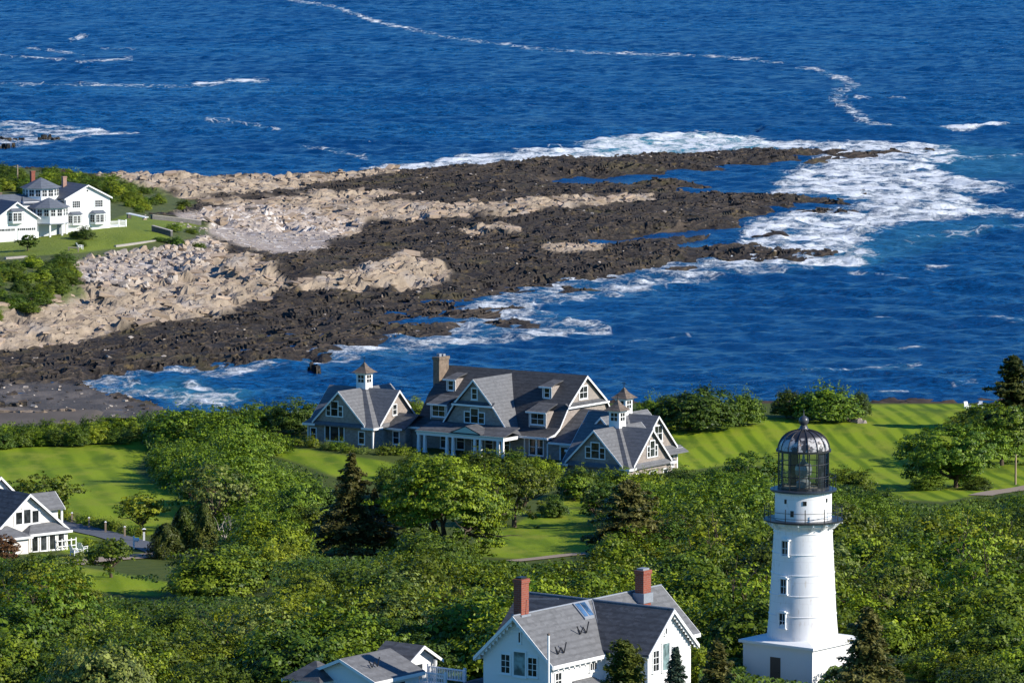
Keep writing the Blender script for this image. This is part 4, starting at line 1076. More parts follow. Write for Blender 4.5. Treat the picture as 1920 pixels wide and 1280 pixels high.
# ------------------------------------------------------------------ keeper's house in the foreground
def zigzag(t, x, y, z, s):
    """a bent iron roof hook shaped like a W, standing on the slope"""
    pts = [(x, y - 1.0 * s, z + .75 * s), (x, y - .55 * s, z + .08), (x, y - .2 * s, z + .6 * s), (x, y + .25 * s, z + .08), (x, y + .55 * s, z + .95 * s)]
    return MB().path(pts, .05, 5)
def keeper():
    x, y, _ = at(1110, 1123, 30)
    t = empty('keepers_house', (x, y, 20.5), math.radians(-37))
    tag(t, 'white two storey house with crossed grey gables and two red brick chimneys', 'house')
    hw, ez, rz = 3.15, 6.35, 9.5
    w = MB().prism([(-hw, -2), (hw, -2), (hw, ez), (0, rz - .2), (-hw, ez)], 'y', -9.45, 8.6)
    w.prism([(-2.75, -2), (2.75, -2), (2.75, 6.6), (0, rz - .2), (-2.75, 6.6)], 'x', -6.4, 7.15)
    w.build('wall', M['white'], t)
    r = MB().gable_roof('y', -9.95, 9.1, 0, 3.68, 6.12, rz, .16); r.build('roof', M['roof_grey'], t)
    r = MB().gable_roof('x', -6.85, 7.6, 0, 3.3, 6.42, rz + .004, .16); r.build('cross_roof', M['roof_old'], t)
    rc = MB().tube((0, -9.95, rz + .0), (0, 9.1, rz + .0), .07, .07, 6).tube((-6.85, 0, rz), (7.6, 0, rz), .07, .07, 6)
    for sx in (-1, 1):
        for sy in (-1, 1): rc.tube((sx * .1, sy * .1, rz - .06), (sx * 3.3, sy * 3.05, 6.5), .05, .05, 5)
    rc.build('ridge_cap', M['lead'], t)
    tr = MB(); rake(tr, 'y', -9.95, 0, 3.68, 6.12, rz, .3, .06, -1); rake(tr, 'x', 7.6, 0, 3.3, 6.42, rz, .3, .06, 1); rake(tr, 'y', 9.1, 0, 3.68, 6.12, rz, .3, .06, 1)
    tr.box(3.66, 3.74, -9.95, -3.3, 5.82, 6.1); tr.box(3.66, 3.74, 3.3, 9.1, 5.82, 6.1); tr.box(-3.74, -3.66, -9.95, -3.3, 5.82, 6.1)
    tr.box(hw - .14, hw + .03, -9.48, -9.3, -1, 6.0); tr.box(7.0, 7.18, 2.62, 2.79, -1, 6.3); tr.box(7.0, 7.18, -2.79, -2.62, -1, 6.3)
    tr.build('trim', M['trim'], t)
    # sawn scallops hanging under the rakes
    for ax, a, hw_, ze_, n_, x_ in (('y', -9.86, 3.68, 6.12, 11, 3.6), ('x', 7.42, 3.3, 6.42, 11, 3.2)):
        sc = MB(); rake(sc, ax, a, 0, hw_, ze_ - .27, rz - .27, .1, .07, 1)
        for k in range(1, n_):
            for s_ in (-1, 1):
                u = k / n_; zz = rz - (rz - ze_) * u * x_ / hw_
                q = (s_ * x_ * u - .09, s_ * x_ * u + .09)
                sc.prism([(q[0], zz - .55), (q[1], zz - .55), (q[1], zz - .3), (q[0], zz - .3)], ax, a + .004, a + .074)
        sc.build('bargeboard', M['trim'], t)
    sc = MB().box(3.5, 3.6, -9.3, -3.3, 5.8, 5.88)
    for k in range(9): sc.box(3.504, 3.596, -9.2 + k * .68, -9.05 + k * .68, 5.62, 5.84)
    sc.build('eave_brackets', M['trim'], t)
    y0 = -9.45
    for dx, ww, gl, hh in ((-1.05, .78, 'glass', 1.35), (.25, 1.05, 'shade', 1.75), (1.45, .78, 'glass', 1.35)):
        window(t, (dx, y0, 5.75 + (.12 if gl == 'shade' else 0)), (0, -1), ww, hh, 2 if gl == 'glass' else 1, 3 if gl == 'glass' else 1, .12, gl)
    window(t, (.25, y0, 7.85), (0, -1), .16, .75, 1, 1, .1)
    for dy, ww, gl, hh in ((-1.75, .7, 'glass', 1.5), (-.45, .85, 'shade', 2.0), (.8, .7, 'glass', 1.5)):
        window(t, (7.15, dy, 5.75 + (.15 if gl == 'shade' else 0)), (1, 0), ww, hh, 2 if gl == 'glass' else 1, 3 if gl == 'glass' else 1, .12, gl)
    window(t, (7.15, -.45, 8.0), (1, 0), .2, .75, 1, 1, .1)
    window(t, (hw, -8.6, 4.8), (1, 0), .7, 1.1, 2, 2, .1); window(t, (hw, -4.2, 5.3), (1, 0), .8, .6, 3, 1, .1)
    # chimneys
    for cx, cy, zt, a, b in ((-.25, -8.6, 12.1, .36, .46), (.9, 5.4, 11.2, .4, .5)):
        c = MB().box(cx - a, cx + a, cy - b, cy + b, 8, zt - .3).box(cx - a - .06, cx + a + .06, cy - b - .06, cy + b + .06, zt - .3, zt)
        ch = c.build('chimney', M['brick'], t)
        MB().box(cx - a + .1, cx + a - .1, cy - b + .1, cy + b - .1, zt, zt + .14).build('chimney_cap', M['lead'] if cy > 0 else M['dark_metal'], ch)
        f = MB().box(cx - a - .12, cx + a + .12, cy - b - .12, cy + b + .12, 8.7, 9.45); f.build('flashing', M['lead'], ch)
    MB().tube((.25, -8.4, 10.6), (2.6, -7.8, 10.75), .03).build('chimney_bracket', M['lead'], t)
    # skylight beside the valley
    f = MB(); g = MB()
    def sl(xx, yy, dz): return (xx, yy, rz - xx * 3.38 / 3.68 + dz)
    f._add([sl(.12, -2.6, .02), sl(1.25, -2.6, .02), sl(1.25, -1.4, .02), sl(.12, -.7, .02), sl(.12, -2.6, .16), sl(1.25, -2.6, .16), sl(1.25, -1.4, .16), sl(.12, -.7, .16)],
           [(3, 2, 1, 0), (4, 5, 6, 7), (0, 1, 5, 4), (1, 2, 6, 5), (2, 3, 7, 6), (3, 0, 4, 7)])
    sk = f.build('skylight', M['lead'], t)
    for a, b in ((-2.5, -1.95), (-1.85, -1.25)): g.slab([sl(.22, a, .2), sl(1.15, a, .2), sl(1.15, b - .1, .2), sl(.22, b, .2)], .03)
    g.build('pane', glass_mat('blue_skylight_glass', (.02, .045, .085), .2), sk)
    zigzag(t, 2.15, -3.9, 7.55, .95).build('roof_hook', M['dark_metal'], t)
    zigzag(t, 3.1, -8.0, 6.68, .9).build('roof_hook', M['dark_metal'], t)
    # lean-to on the lit side and the low link to the porch house
    a = MB().box(hw, 6.6, -7.6, -3.2, -2, 3.0); a.build('lean_to_wall', M['white'], t)
    r = MB().slab([(6.95, -8.0, 2.95), (6.95, -3.0, 2.95), (3.15, -4.2, 4.5), (3.15, -6.8, 4.5)], .15); r.slab([(3.15, -8.0, 2.95), (6.95, -8.0, 2.95), (3.15, -6.8, 4.5)], .15)
    r.build('lean_to_roof', M['roof_grey'], t)
    a = MB().box(-7.2, -hw, -8.6, -4.8, -2, 3.1); lw = a.build('link_wall', M['white'], t)
    MB().slab([(-7.4, -8.9, 3.12), (-hw, -8.9, 3.12), (-hw, -5.4, 4.5), (-7.4, -5.4, 3.3)], .16).build('link_roof', M['roof_old'], t)
    for x_ in (-6.0, -5.1): window(t, (x_, -8.6, 2.2), (0, -1), .7, 1.1, 1, 2, .1)
    # white pole
    p = MB().tube((0, 0, -3), (0, 0, 8.5), .11, .085, 12)
    v = Vector((math.cos(math.radians(-37)), math.sin(math.radians(-37)), 0)); u = Vector((-v.y, v.x, 0))
    q = Vector((x, y, 20.5)) + v * 3.76 + u * -10.6
    po = empty('flagpole', q); tag(po, 'tall white pole standing before the corner of the white two gabled house', 'pole')
    p.build('pole', M['trim'], po); MB().lathe([(.001, 8.45), (.11, 8.5), (.12, 8.6), (.001, 8.68)], 10).build('cap', M['cedar'], po)
    # porch house at the bottom edge
    o2 = empty('cottage', (x, y, 20.5), math.radians(-37)); t = o2
    tag(t, 'low grey roofed cottage with small white porch gable at the bottom edge', 'house')
    w = MB().prism([(-15.7, -2), (-9.5, -2), (-9.5, 4.35), (-12.5, 5.45), (-15.7, 4.2)], 'y', -14.5, -9.2)
    w.prism([(-8.3, -2), (-4.5, -2), (-4.5, 4.55), (-6.4, 5.5), (-8.3, 4.55)], 'x', -14.8, -11.7)
    w.box(-16.75, -13.85, -15.75, -12.85, -2, 3.9)
    w.build('wall', M['white'], t)
    r = MB().profile([(-15.9, 4.3), (-12.5, 5.7), (-9.15, 4.3)], 'y', -14.95, -8.85, .16); r.build('roof', M['roof_grey'], t)
    r = MB().gable_roof('x', -14.9, -11.15, -6.4, 2.35, 4.35, 5.72, .14); r.build('cross_roof', M['roof_old'], t)
    r = MB().frustum(-15.3, -14.3, 1.85, .12, 3.9, 5.15); r.build('hip_roof', M['roof_old'], t)
    tr = MB(); rake(tr, 'x', -11.15, -6.4, 2.35, 4.35, 5.72, .24, .06, 1); rake(tr, 'y', -14.95, -12.5, 3.38, 4.3, 5.7, .24, .06, -1)
    tr.box(-9.17, -9.1, -14.95, -8.85, 4.0, 4.26); tr.box(-17.1, -14.6, -12.46, -12.4, 3.65, 3.9); tr.box(-17.2, -17.13, -16.15, -12.4, 3.65, 3.9)
    for yy in (-8.1, -4.7): tr.box(-11.5, -11.3, yy - .09, yy + .09, 0, 4.4)
    tr.build('trim', M['trim'], t)
    window(t, (-11.7, -6.4, 3.6), (1, 0), .8, 1.2, 1, 2, .1); MB().wallbox((-9.5, -12.0, 3.1), (0, 1), (1, 0), 2.2, 1.3, 0, .03).build('porch_screen', M['glass'], t)
    zigzag(t, -10.6, -13.0, 4.95, .8).build('roof_hook', M['dark_metal'], t)
    # balustrade between cottage and house
    b = empty('balustrade', (x, y, 20.5), math.radians(-37)); tag(b, 'white baluster railing of the roof deck between cottage and house', 'railing')
    rl = MB(); bs = MB()
    for z in (3.35, 4.15): rl.box(-10.6, -7.1, -9.05, -8.95, z, z + .09)
    for z in (3.35, 4.15): rl.box(-10.6, -7.1, -6.65, -6.55, z, z + .09)
    for yy in (-9.0, -6.6):
        bs = MB()
        for k in range(22): bs.box(-10.5 + k * .158, -10.45 + k * .158, yy - .025, yy + .025, 3.44, 4.15)
        for xx in (-10.6, -7.1): rl.box(xx - .09, xx + .09, yy - .09, yy + .09, 0, 4.4)
        bs.build('balusters', M['trim'], b)
    rl.box(-10.5, -7.2, -8.9, -6.7, 2.9, 3.1)
    rl.build('rail', M['trim'], b)
keeper()

# ------------------------------------------------------------------ white house on the headland
def hip_ring(mb, cx, cy, n, r0, r1, z0, z1, rot=0): return mb.frustum(cx, cy, r0, r1, z0, z1, n, rot)
def bay(t, cx, y, w, d, z0, z1, roofm='roof_slate', single=False):
    """a canted bay window on a front wall (normal -y)"""
    q = d * .75
    pts = [(cx - w / 2, y), (cx - w / 2 + q, y - d), (cx + w / 2 - q, y - d), (cx + w / 2, y)]
    b = MB().prism(pts, 'z', z0, z1); bo = b.build('bay_window', M['trim'], t)
    o = .22
    top = [(cx - w / 2 - o, y, z1), (cx - w / 2 + q - o * .6, y - d - o, z1), (cx + w / 2 - q + o * .6, y - d - o, z1), (cx + w / 2 + o, y, z1)]
    up = [(cx - w / 2 + q * .7, y, z1 + .62), (cx + w / 2 - q * .7, y, z1 + .62)]
    r = MB()
    r._add(top + up, [(0, 1, 4), (1, 2, 5, 4), (2, 3, 5), (0, 4, 5, 3), (0, 3, 2, 1)]); r.build('roof', M[roofm], bo)
    cf = (cx, y - d, (z0 + z1) / 2 + .1); hh = (z1 - z0) * .66
    fw = w - 2 * q - .25
    window(bo, (cx - fw / 4 - .04, y - d, cf[2]), (0, -1), fw / 2 - .16, hh, 2, 3, .07, single=True, sill=False, bar=.04)
    window(bo, (cx + fw / 4 + .04, y - d, cf[2]), (0, -1), fw / 2 - .16, hh, 2, 3, .07, single=True, sill=False, bar=.04)
    for s in (-1, 1):
        c = (cx + s * (w / 2 - q / 2), y - d / 2, cf[2]); n = (s * d, -q)
        window(bo, c, n, math.hypot(q, d) - .35, hh, 2, 3, .07, single=True, sill=False, bar=.04)
    return bo
def white_house():
    x, y, _ = at(205, 427, 8)
    t = empty('white_house', (x, y, 8), math.radians(30))
    tag(t, 'large white house with octagonal lookout and slate blue roofs on the headland lawn', 'house')
    # front gabled block
    w = MB().prism([(-9.95, -3), (.05, -3), (.05, 6.55), (-5, 9.0), (-9.95, 6.55)], 'y', 0, 10)
    w.box(-19, -9.9, 1.5, 11, -3, 6.0)
    w.prism([(-28, -3), (-18.5, -3), (-18.5, 3.2), (-23.0, 6.3), (-28, 3.2)], 'y', -4, 6)
    w.box(-18.5, -10.0, -1.0, 2, -3, 1.6)
    w.build('wall', M['white'], t)
    r = MB().gable_roof('y', -.5, 10.4, -5, 5.55, 6.5, 9.3, .2); r.build('roof', M['roof_slate'], t)
    r = MB().gable_roof('y', -4.45, 6.3, -23.1, 5.3, 3.05, 6.6, .2); r.build('garage_roof', M['roof_slate'], t)
    r = MB().slab([(-19.4, 1.0, 5.7), (-9.9, 1.0, 5.7), (-11.5, 5.5, 7.2), (-17.5, 5.5, 7.2)], .15)
    r.slab([(-30, 2.0, 5.6), (-19.0, 2.0, 5.6), (-17.5, 6.0, 7.4), (-30, 6.0, 7.4)], .15); r.box(-19, -10, 5.4, 11, 5.9, 6.9); r.build('low_roof', M['roof_slate'], t)
    tr = MB(); rake(tr, 'y', -.5, -5, 5.55, 6.5, 9.3, .32, .07, -1); rake(tr, 'y', -4.45, -23.1, 5.3, 3.05, 6.6, .32, .07, -1)
    tr.box(-9.9, 0, -.06, 0, 4.05, 4.2); tr.box(-.1, .12, -.06, .06, 0, 6.4); tr.box(-9.9, 0, -.09, 0, -.5, .9)
    tr.build('trim', M['trim'], t)
    for dx in (-7.6, -2.4): window(t, (dx, 0, 5.2), (0, -1), 1.7, 1.35, 4, 3, .12, bar=.05)
    v = MB().wallbox((-5, 0, 8.0), (1, 0), (0, -1), .35, .35, 0, .04); v.build('attic_vent', M['glass'], t)
    bay(t, -7.9, 0, 3.3, 1.0, .9, 3.1); bay(t, -2.7, 0, 3.7, 1.1, .9, 3.2)
    # side balcony, deck
    dk = MB().box(.1, 1.1, 2, 6, 3.2, 3.45); dk.box(1.0, 1.1, 2, 6, 3.45, 4.4); dk.box(.1, 1.1, 1.95, 2.05, 3.45, 5.6); dk.box(1.0, 1.15, 1.9, 2.05, 0, 5.6); dk.build('balcony', M['trim'], t)
    dk = MB().box(.1, 4.2, .5, 4.5, -1.5, .2)
    for k in range(16): dk.box(.15 + k * .26, .25 + k * .26, .5, .56, .2, 1.2)
    dk.box(.1, 4.2, .46, .6, 1.2, 1.32); dk.box(4.0, 4.25, .4, .65, -1.5, 1.55); dk.box(4.1, 4.2, .5, 4.5, 1.2, 1.32); dk.box(2.4, 2.6, .42, .62, -1, 1.5)
    dk.build('deck', M['trim'], t)
    # octagonal lookout
    cx, cy = -13.2, 5.6
    o = MB().frustum(cx, cy, 3.75, 3.75, 5.0, 8.65, 8, math.pi / 8); ob = o.build('lookout', M['trim'], t)
    MB().frustum(cx, cy, 4.5, .15, 8.65, 10.7, 8, math.pi / 8).build('roof', M['roof_slate'], ob)
    ap = 3.75 * math.cos(math.pi / 8)
    for k in range(8):
        a = 2 * math.pi * k / 8; n = (math.cos(a), math.sin(a)); u = (-n[1], n[0])
        for s in (-.72, .72): window(ob, (cx + n[0] * ap + u[0] * s, cy + n[1] * ap + u[1] * s, 7.65), n, 1.05, 1.35, 2, 2, .08, single=True, sill=False, bar=.05)
    # lower five-sided porch tower
    cx, cy = -14.4, -1.2
    o = MB().frustum(cx, cy, 3.9, 3.9, 1.75, 5.0, 8, math.pi / 8); ob = o.build('porch_tower', M['trim'], t)
    MB().frustum(cx, cy, 4.6, .15, 5.0, 6.95, 8, math.pi / 8).build('roof', M['roof_slate'], ob)
    MB().frustum(cx, cy, 4.1, 4.1, 1.6, 1.8, 8, math.pi / 8).build('floor', M['lead'], ob)
    ap = 3.9 * math.cos(math.pi / 8)
    for k in range(8):
        a = 2 * math.pi * k / 8; n = (math.cos(a), math.sin(a)); u = (-n[1], n[0])
        for s in (-.75, .75): window(ob, (cx + n[0] * ap + u[0] * s, cy + n[1] * ap + u[1] * s, 4.0), n, 1.0, 1.35, 2, 2, .08, single=True, sill=False, bar=.05)
    for k in range(8):
        a = math.pi / 8 + 2 * math.pi * k / 8
        if math.sin(a) < .5: MB().box(cx + 3.6 * math.cos(a) - .16, cx + 3.6 * math.cos(a) + .16, cy + 3.6 * math.sin(a) - .16, cy + 3.6 * math.sin(a) + .16, -3, 1.7).build('porch_post', M['trim'], t)
    g = MB().wallbox((-15.6, -1.0, -.0), (1, 0), (0, -1), 2.9, 2.4, 0, .06); g.build('garage_door', plain('pale_grey_door', (.55, .57, .6), .5, .05), t)
    g = MB().wallbox((-12.0, -1.0, -.0), (1, 0), (0, -1), 1.1, 2.4, 0, .06); g.build('door', M['lead'], t)
    # garage front: two doors with window strips, bay above
    for dx in (-25.6, -20.9):
        gd = MB().wallbox((dx, -4, -.15), (1, 0), (0, -1), 4.1, 2.5, 0, .08); go = gd.build('garage_door', M['trim'], t)
        pn = MB()
        for k in range(9): pn.wallbox((dx, -4, .78), (1, 0), (0, -1), .34, .5, 0, .1, -1.8 + k * .45 + (.04 if k % 3 else 0))
        pn.build('pane', M['glass'], go)
    bay(t, -23.3, -4, 3.5, .9, 2.1, 4.6)
    for a, b, zt, m in ((-13.9, 8.2, 12.0, M['brick']), (-6.6, 8.2, 10.6, plain('pinkish_brick', (.36, .22, .17), .9, .35, 3)), (-21.0, 9.5, 7.6, M['stone'])):
        ch = MB().box(a - .42, a + .42, b - .42, b + .42, 4, zt - .25).box(a - .5, a + .5, b - .5, b + .5, zt - .25, zt).build('chimney', m, t)
white_house()

# ------------------------------------------------------------------ cream house at the left edge
def cream_house():
    x, y, _ = at(90, 1035, 13.3)
    t = empty('cream_house', (x, y, 13.3), math.radians(41))
    tag(t, 'cream gabled house with hipped bay windows and dark roof at the left edge', 'house')
    c = -2.55
    w = MB().prism([(c - 4.6, -2.5), (c + 4.6, -2.5), (c + 4.6, 2.6), (c, 6.2), (c - 4.6, 2.6)], 'y', 0, 16)
    w.prism([(3.2, -2), (5.6, -2), (5.6, 4.2), (3.2, 4.2)], 'x', -1, 3.6)
    w.prism([(-4, -2), (4, -2), (4, 3.2), (0, 7.1), (-4, 3.2)], 'y', 9, 14)
    w.build('wall', M['cream'], t)
    r = MB().gable_roof('y', -.5, 16.5, c, 5.0, 2.35, 6.5, .2); r.build('roof', M['roof_old'], t)
    r = MB().profile([(2.6, 4.1), (4.4, 5.7), (6.2, 4.1)], 'x', -1.5, 4.1, .15); r.gable_roof('y', 8.6, 14, 0.1, 4.4, 3.0, 7.2, .18); r.build('dormer_roof', M['roof_grey'], t)
    tr = MB(); rake(tr, 'y', -.5, c, 5.0, 2.35, 6.5, .3, .07, -1); rake(tr, 'x', 4.1, 4.4, 1.8, 4.1, 5.7, .2, .06, 1); rake(tr, 'y', 8.6, .1, 4.4, 3.0, 7.2, .28, .07, -1)
    for yy in (3.0, 5.7): tr.box(3.85, 4.05, yy - .1, yy + .1, -2, 4.0)
    tr.box(c + 4.5, c + 4.64, -.04, .12, -2, 2.4)
    tr.build('trim', M['trim'], t)
    triple(t, (-2.65, 0, 4.05), (0, -1), (.8, .85, .8), (1.25, 1.45, 1.25), 1, 1, .22)
    for x0, x1, d, zt, zr in ((-3.55, 2.0, 1.2, 2.35, 3.2), (-8.6, -3.75, 2.2, 2.35, 3.3)):
        b = MB().box(x0 + .3, x1 - .3, -d, 0, -2.5, zt).build('bay', M['cream'], t)
        r = MB()
        r._add([(x0, -d - .4, zt), (x1, -d - .4, zt), (x1, .0, zt), (x0, 0, zt), (x0 + 1.4, -.02, zr), (x1 - 1.4, -.02, zr), (x0, -d - .4, zt - .2), (x1, -d - .4, zt - .2), (x1, 0, zt - .2), (x0, 0, zt - .2)],
               [(0, 1, 5, 4), (1, 2, 5), (3, 0, 4), (2, 3, 4, 5), (6, 7, 1, 0), (7, 8, 2, 1), (8, 9, 3, 2), (9, 6, 0, 3), (9, 8, 7, 6)])
        r.build('roof', M['roof_grey'], b)
        tb = MB().box(x0 - .03, x1 + .03, -d - .46, -d - .39, zt - .22, zt + .02); tb.build('trim', M['trim'], b)
        if x0 > -5:
            for k in range(4): window(b, (x0 + 1.0 + k * 1.12, -d, 1.25), (0, -1), .72, 1.5, 1, 1, .12, single=True)
            window(b, (x1 - .3, -d / 2 - .05, 1.3), (1, 0), .5, 1.2, 1, 1, .08, single=True)
cream_house()

# ------------------------------------------------------------------ leaves, shrubs and trees
def quads_from(C, Nn, size, asp, rng):
    """one small pointed leaf face per centre, facing Nn"""
    n = len(C)
    Nn = Nn / (np.linalg.norm(Nn, axis=1, keepdims=True) + 1e-9)
    r = rng.normal(size=(n, 3)); t = np.cross(Nn, r); t /= (np.linalg.norm(t, axis=1, keepdims=True) + 1e-9)
    b = np.cross(Nn, t)
    s = size[:, None]; w = s * asp
    V = np.stack([C - t * s, C + b * w - t * s * .1, C + t * s, C - b * w - t * s * .1], 1).reshape(-1, 3)
    return V
def dirs(n, rng, up=None):
    d = rng.normal(size=(n, 3)); d /= np.linalg.norm(d, axis=1, keepdims=True)
    if up is not None: d[:, 2] = np.abs(d[:, 2]) * up + d[:, 2] * (1 - up)
    return d / np.linalg.norm(d, axis=1, keepdims=True)
def clumps_to_leaves(cc, cr, per, size, rng, D=None, asp=.62, jit=.55, flat=.8):
    """leaves gathered in clumps; each clump a ragged shell of leaves"""
    V, T = [], []
    for i, (c, r) in enumerate(zip(cc, cr)):
        k = max(8, int(per * r * r))
        d = dirs(k, rng, .55)
        rad = r * (.55 + .5 * rng.random(k) ** .6) * (1 + .25 * rng.normal(size=k) * .4)
        P = c + d * rad[:, None] * [1, 1, flat] + [0, 0, .12]
        nn = d * .7 + rng.normal(size=(k, 3)) * jit * .62 + [0, 0, .2] + (D[i] * .75 if D is not None else 0)
        s = size * (.65 + .7 * rng.random(k))
        V.append(quads_from(P, nn, s, asp, rng))
        tt = np.clip(.5 + .28 * rng.normal() + .13 * rng.normal(size=k), 0, 1)
        T.append(np.repeat(tt, 4))
    return np.concatenate(V), np.concatenate(T)
def leaf_mesh(name, V, T, mat, stem=None, stem_mat=None):
    nq = len(V) // 4
    Q = np.arange(nq * 4).reshape(-1, 4)
    mats = [mat]; mi = np.zeros(nq, int)
    if stem is not None and stem.v:
        SV = np.array(stem.v); SQ = np.array([f for f in stem.f if len(f) == 4])
        Q = np.concatenate([Q, SQ + len(V)]); V = np.concatenate([V, SV]); T = np.concatenate([T, np.zeros(len(SV))])
        mats.append(stem_mat or M['bark']); mi = np.concatenate([mi, np.ones(len(SQ), int)])
    return np_mesh(name, V, Q, mats, {'tint': T}, False, mi)
def shrub_mesh(name, rx, ry, hz, mat, rng, nclump=46, per=120, size=.2, ragged=.28, low=0, tuft=.5):
    d = dirs(nclump, rng, .85)
    th = np.arctan2(d[:, 1], d[:, 0])
    lob = 1 + ragged * np.sin(th * 2 + rng.random() * 6) * .5 + ragged * (rng.random(nclump) - .5) * 1.3
    bl = dirs(9, rng, .8); lobe9 = (d @ bl.T).max(1)
    rr = (.60 + .36 * rng.random(nclump)) * lob * (.62 + .46 * sm(.6, .98, lobe9))
    cc = np.stack([d[:, 0] * rr * rx, d[:, 1] * rr * ry, low + .12 * hz + d[:, 2] * rr * hz * .84], -1)
    cr = (.6 + .8 * rng.random(nclump)) * tuft
    V, T = clumps_to_leaves(cc, cr, per, size, rng, d)
    # shoots that stick out of the outline
    k = 60
    sd = dirs(k, rng, .9); base = sd * [rx, ry, hz] * (.8 + .1 * rng.random((k, 1))) + [0, 0, low + .1 * hz]
    P = np.repeat(base, 7, 0) + np.repeat(sd * [.6, .6, 1], 7, 0) * np.tile(np.linspace(0, .9, 7), k)[:, None] + rng.normal(size=(k * 7, 3)) * .07
    V2 = quads_from(P, rng.normal(size=(k * 7, 3)) + [0, 0, .3], size * (.6 + .4 * rng.random(k * 7)), .6, rng)
    V = np.concatenate([V, V2]); T = np.concatenate([T, np.repeat(np.clip(.75 + .2 * rng.normal(size=k * 7), 0, 1), 4)])
    st = MB()
    for q in range(7):
        a = 6.28 * q / 7 + rng.random(); st.tube((.2 * math.cos(a), .2 * math.sin(a), -.6), (rx * .55 * math.cos(a), ry * .55 * math.sin(a), hz * .55), .07, .03, 5)
    return leaf_mesh(name, V, T, mat, st)
def tree_parts(name, h, w, mat, rng, trunk_h=.22, nmain=7, per=105, size=.16, dens=1.0, flat=.75, bark='bark', lean=0.0, low=None):
    """trunk with spreading limbs, and a crown of leaf clumps at the limb ends"""
    tr = MB(); tips = []
    th = h * trunk_h
    base = Vector((0, 0, -.6)); top = Vector((lean, 0, th))
    tr.tube(base, top, h * .034 + .06, h * .026 + .04, 9)
    def grow(p, d, L, r, lev):
        q = p
        for s in range(3):
            d = (d + Vector(rng.normal(size=3) * .16) + Vector((0, 0, .07))).normalized()
            n = q + d * (L / 3); tr.tube(q, n, r * (1 - s * .2), r * (1 - (s + 1) * .2), 6 if lev < 2 else 4); q = n
            if lev < 2 and s > 0:
                for _ in range(2 if lev == 0 else 1):
                    e = (d + Vector(rng.normal(size=3) * .75)).normalized(); grow(q, e, L * (.5 + .2 * rng.random()), r * .5, lev + 1)
            if lev >= 1: tips.append(np.array(q))
        tips.append(np.array(q))
    for k in range(nmain):
        a = 6.28 * k / nmain + rng.random() * .8; el = .25 + 1.0 * rng.random()
        d = Vector((math.cos(a) * math.cos(el) * w / h * 1.1, math.sin(a) * math.cos(el) * w / h * 1.1, math.sin(el))).normalized()
        grow(top, d, h * (.34 + .16 * rng.random()), h * .02 + .02, 0)
    T_ = np.array(tips)
    lo, hi = (th * .9 if low is None else low * h), h
    env = ((T_[:, 0] / (w * .5)) ** 2 + (T_[:, 1] / (w * .5)) ** 2 + ((T_[:, 2] - (lo + hi) / 2) / ((hi - lo) / 2)) ** 2)
    T_ = T_ * np.where(env > 1, 1 / np.sqrt(env), 1)[:, None] * [1, 1, 1]
    extra = int(150 * dens)
    d = dirs(extra, rng, .45); rr = .7 + .28 * rng.random(extra)
    lobes = 1 + .16 * np.sin(np.arctan2(d[:, 1], d[:, 0]) * 3 + rng.random() * 6) + .12 * rng.normal(size=extra)
    E_ = np.stack([d[:, 0] * w * .46, d[:, 1] * w * .46, (lo + hi) / 2 + d[:, 2] * (hi - lo) * .46], -1)
    E_[:, :2] *= (rr * lobes)[:, None]; E_[:, 2] = (lo + hi) / 2 + (E_[:, 2] - (lo + hi) / 2) * rr
    pick = rng.integers(0, len(T_), int(150 * dens))
    cc = np.concatenate([T_[pick] + rng.normal(size=(len(pick), 3)) * (w + h) * .022, E_]); cr = (.5 + .7 * rng.random(len(cc))) * np.clip((w + h) * .03, .28, .75)
    mid_ = np.array([0, 0, (lo + hi) / 2 - .1 * h]); Dn = cc - mid_; Dn /= np.linalg.norm(Dn, axis=1, keepdims=True) + 1e-6
    V, T = clumps_to_leaves(cc, cr, per, size, rng, Dn, flat=flat)
    return tr.mesh(name + '_trunk', M[bark]), leaf_mesh(name + '_crown', V, T, mat)
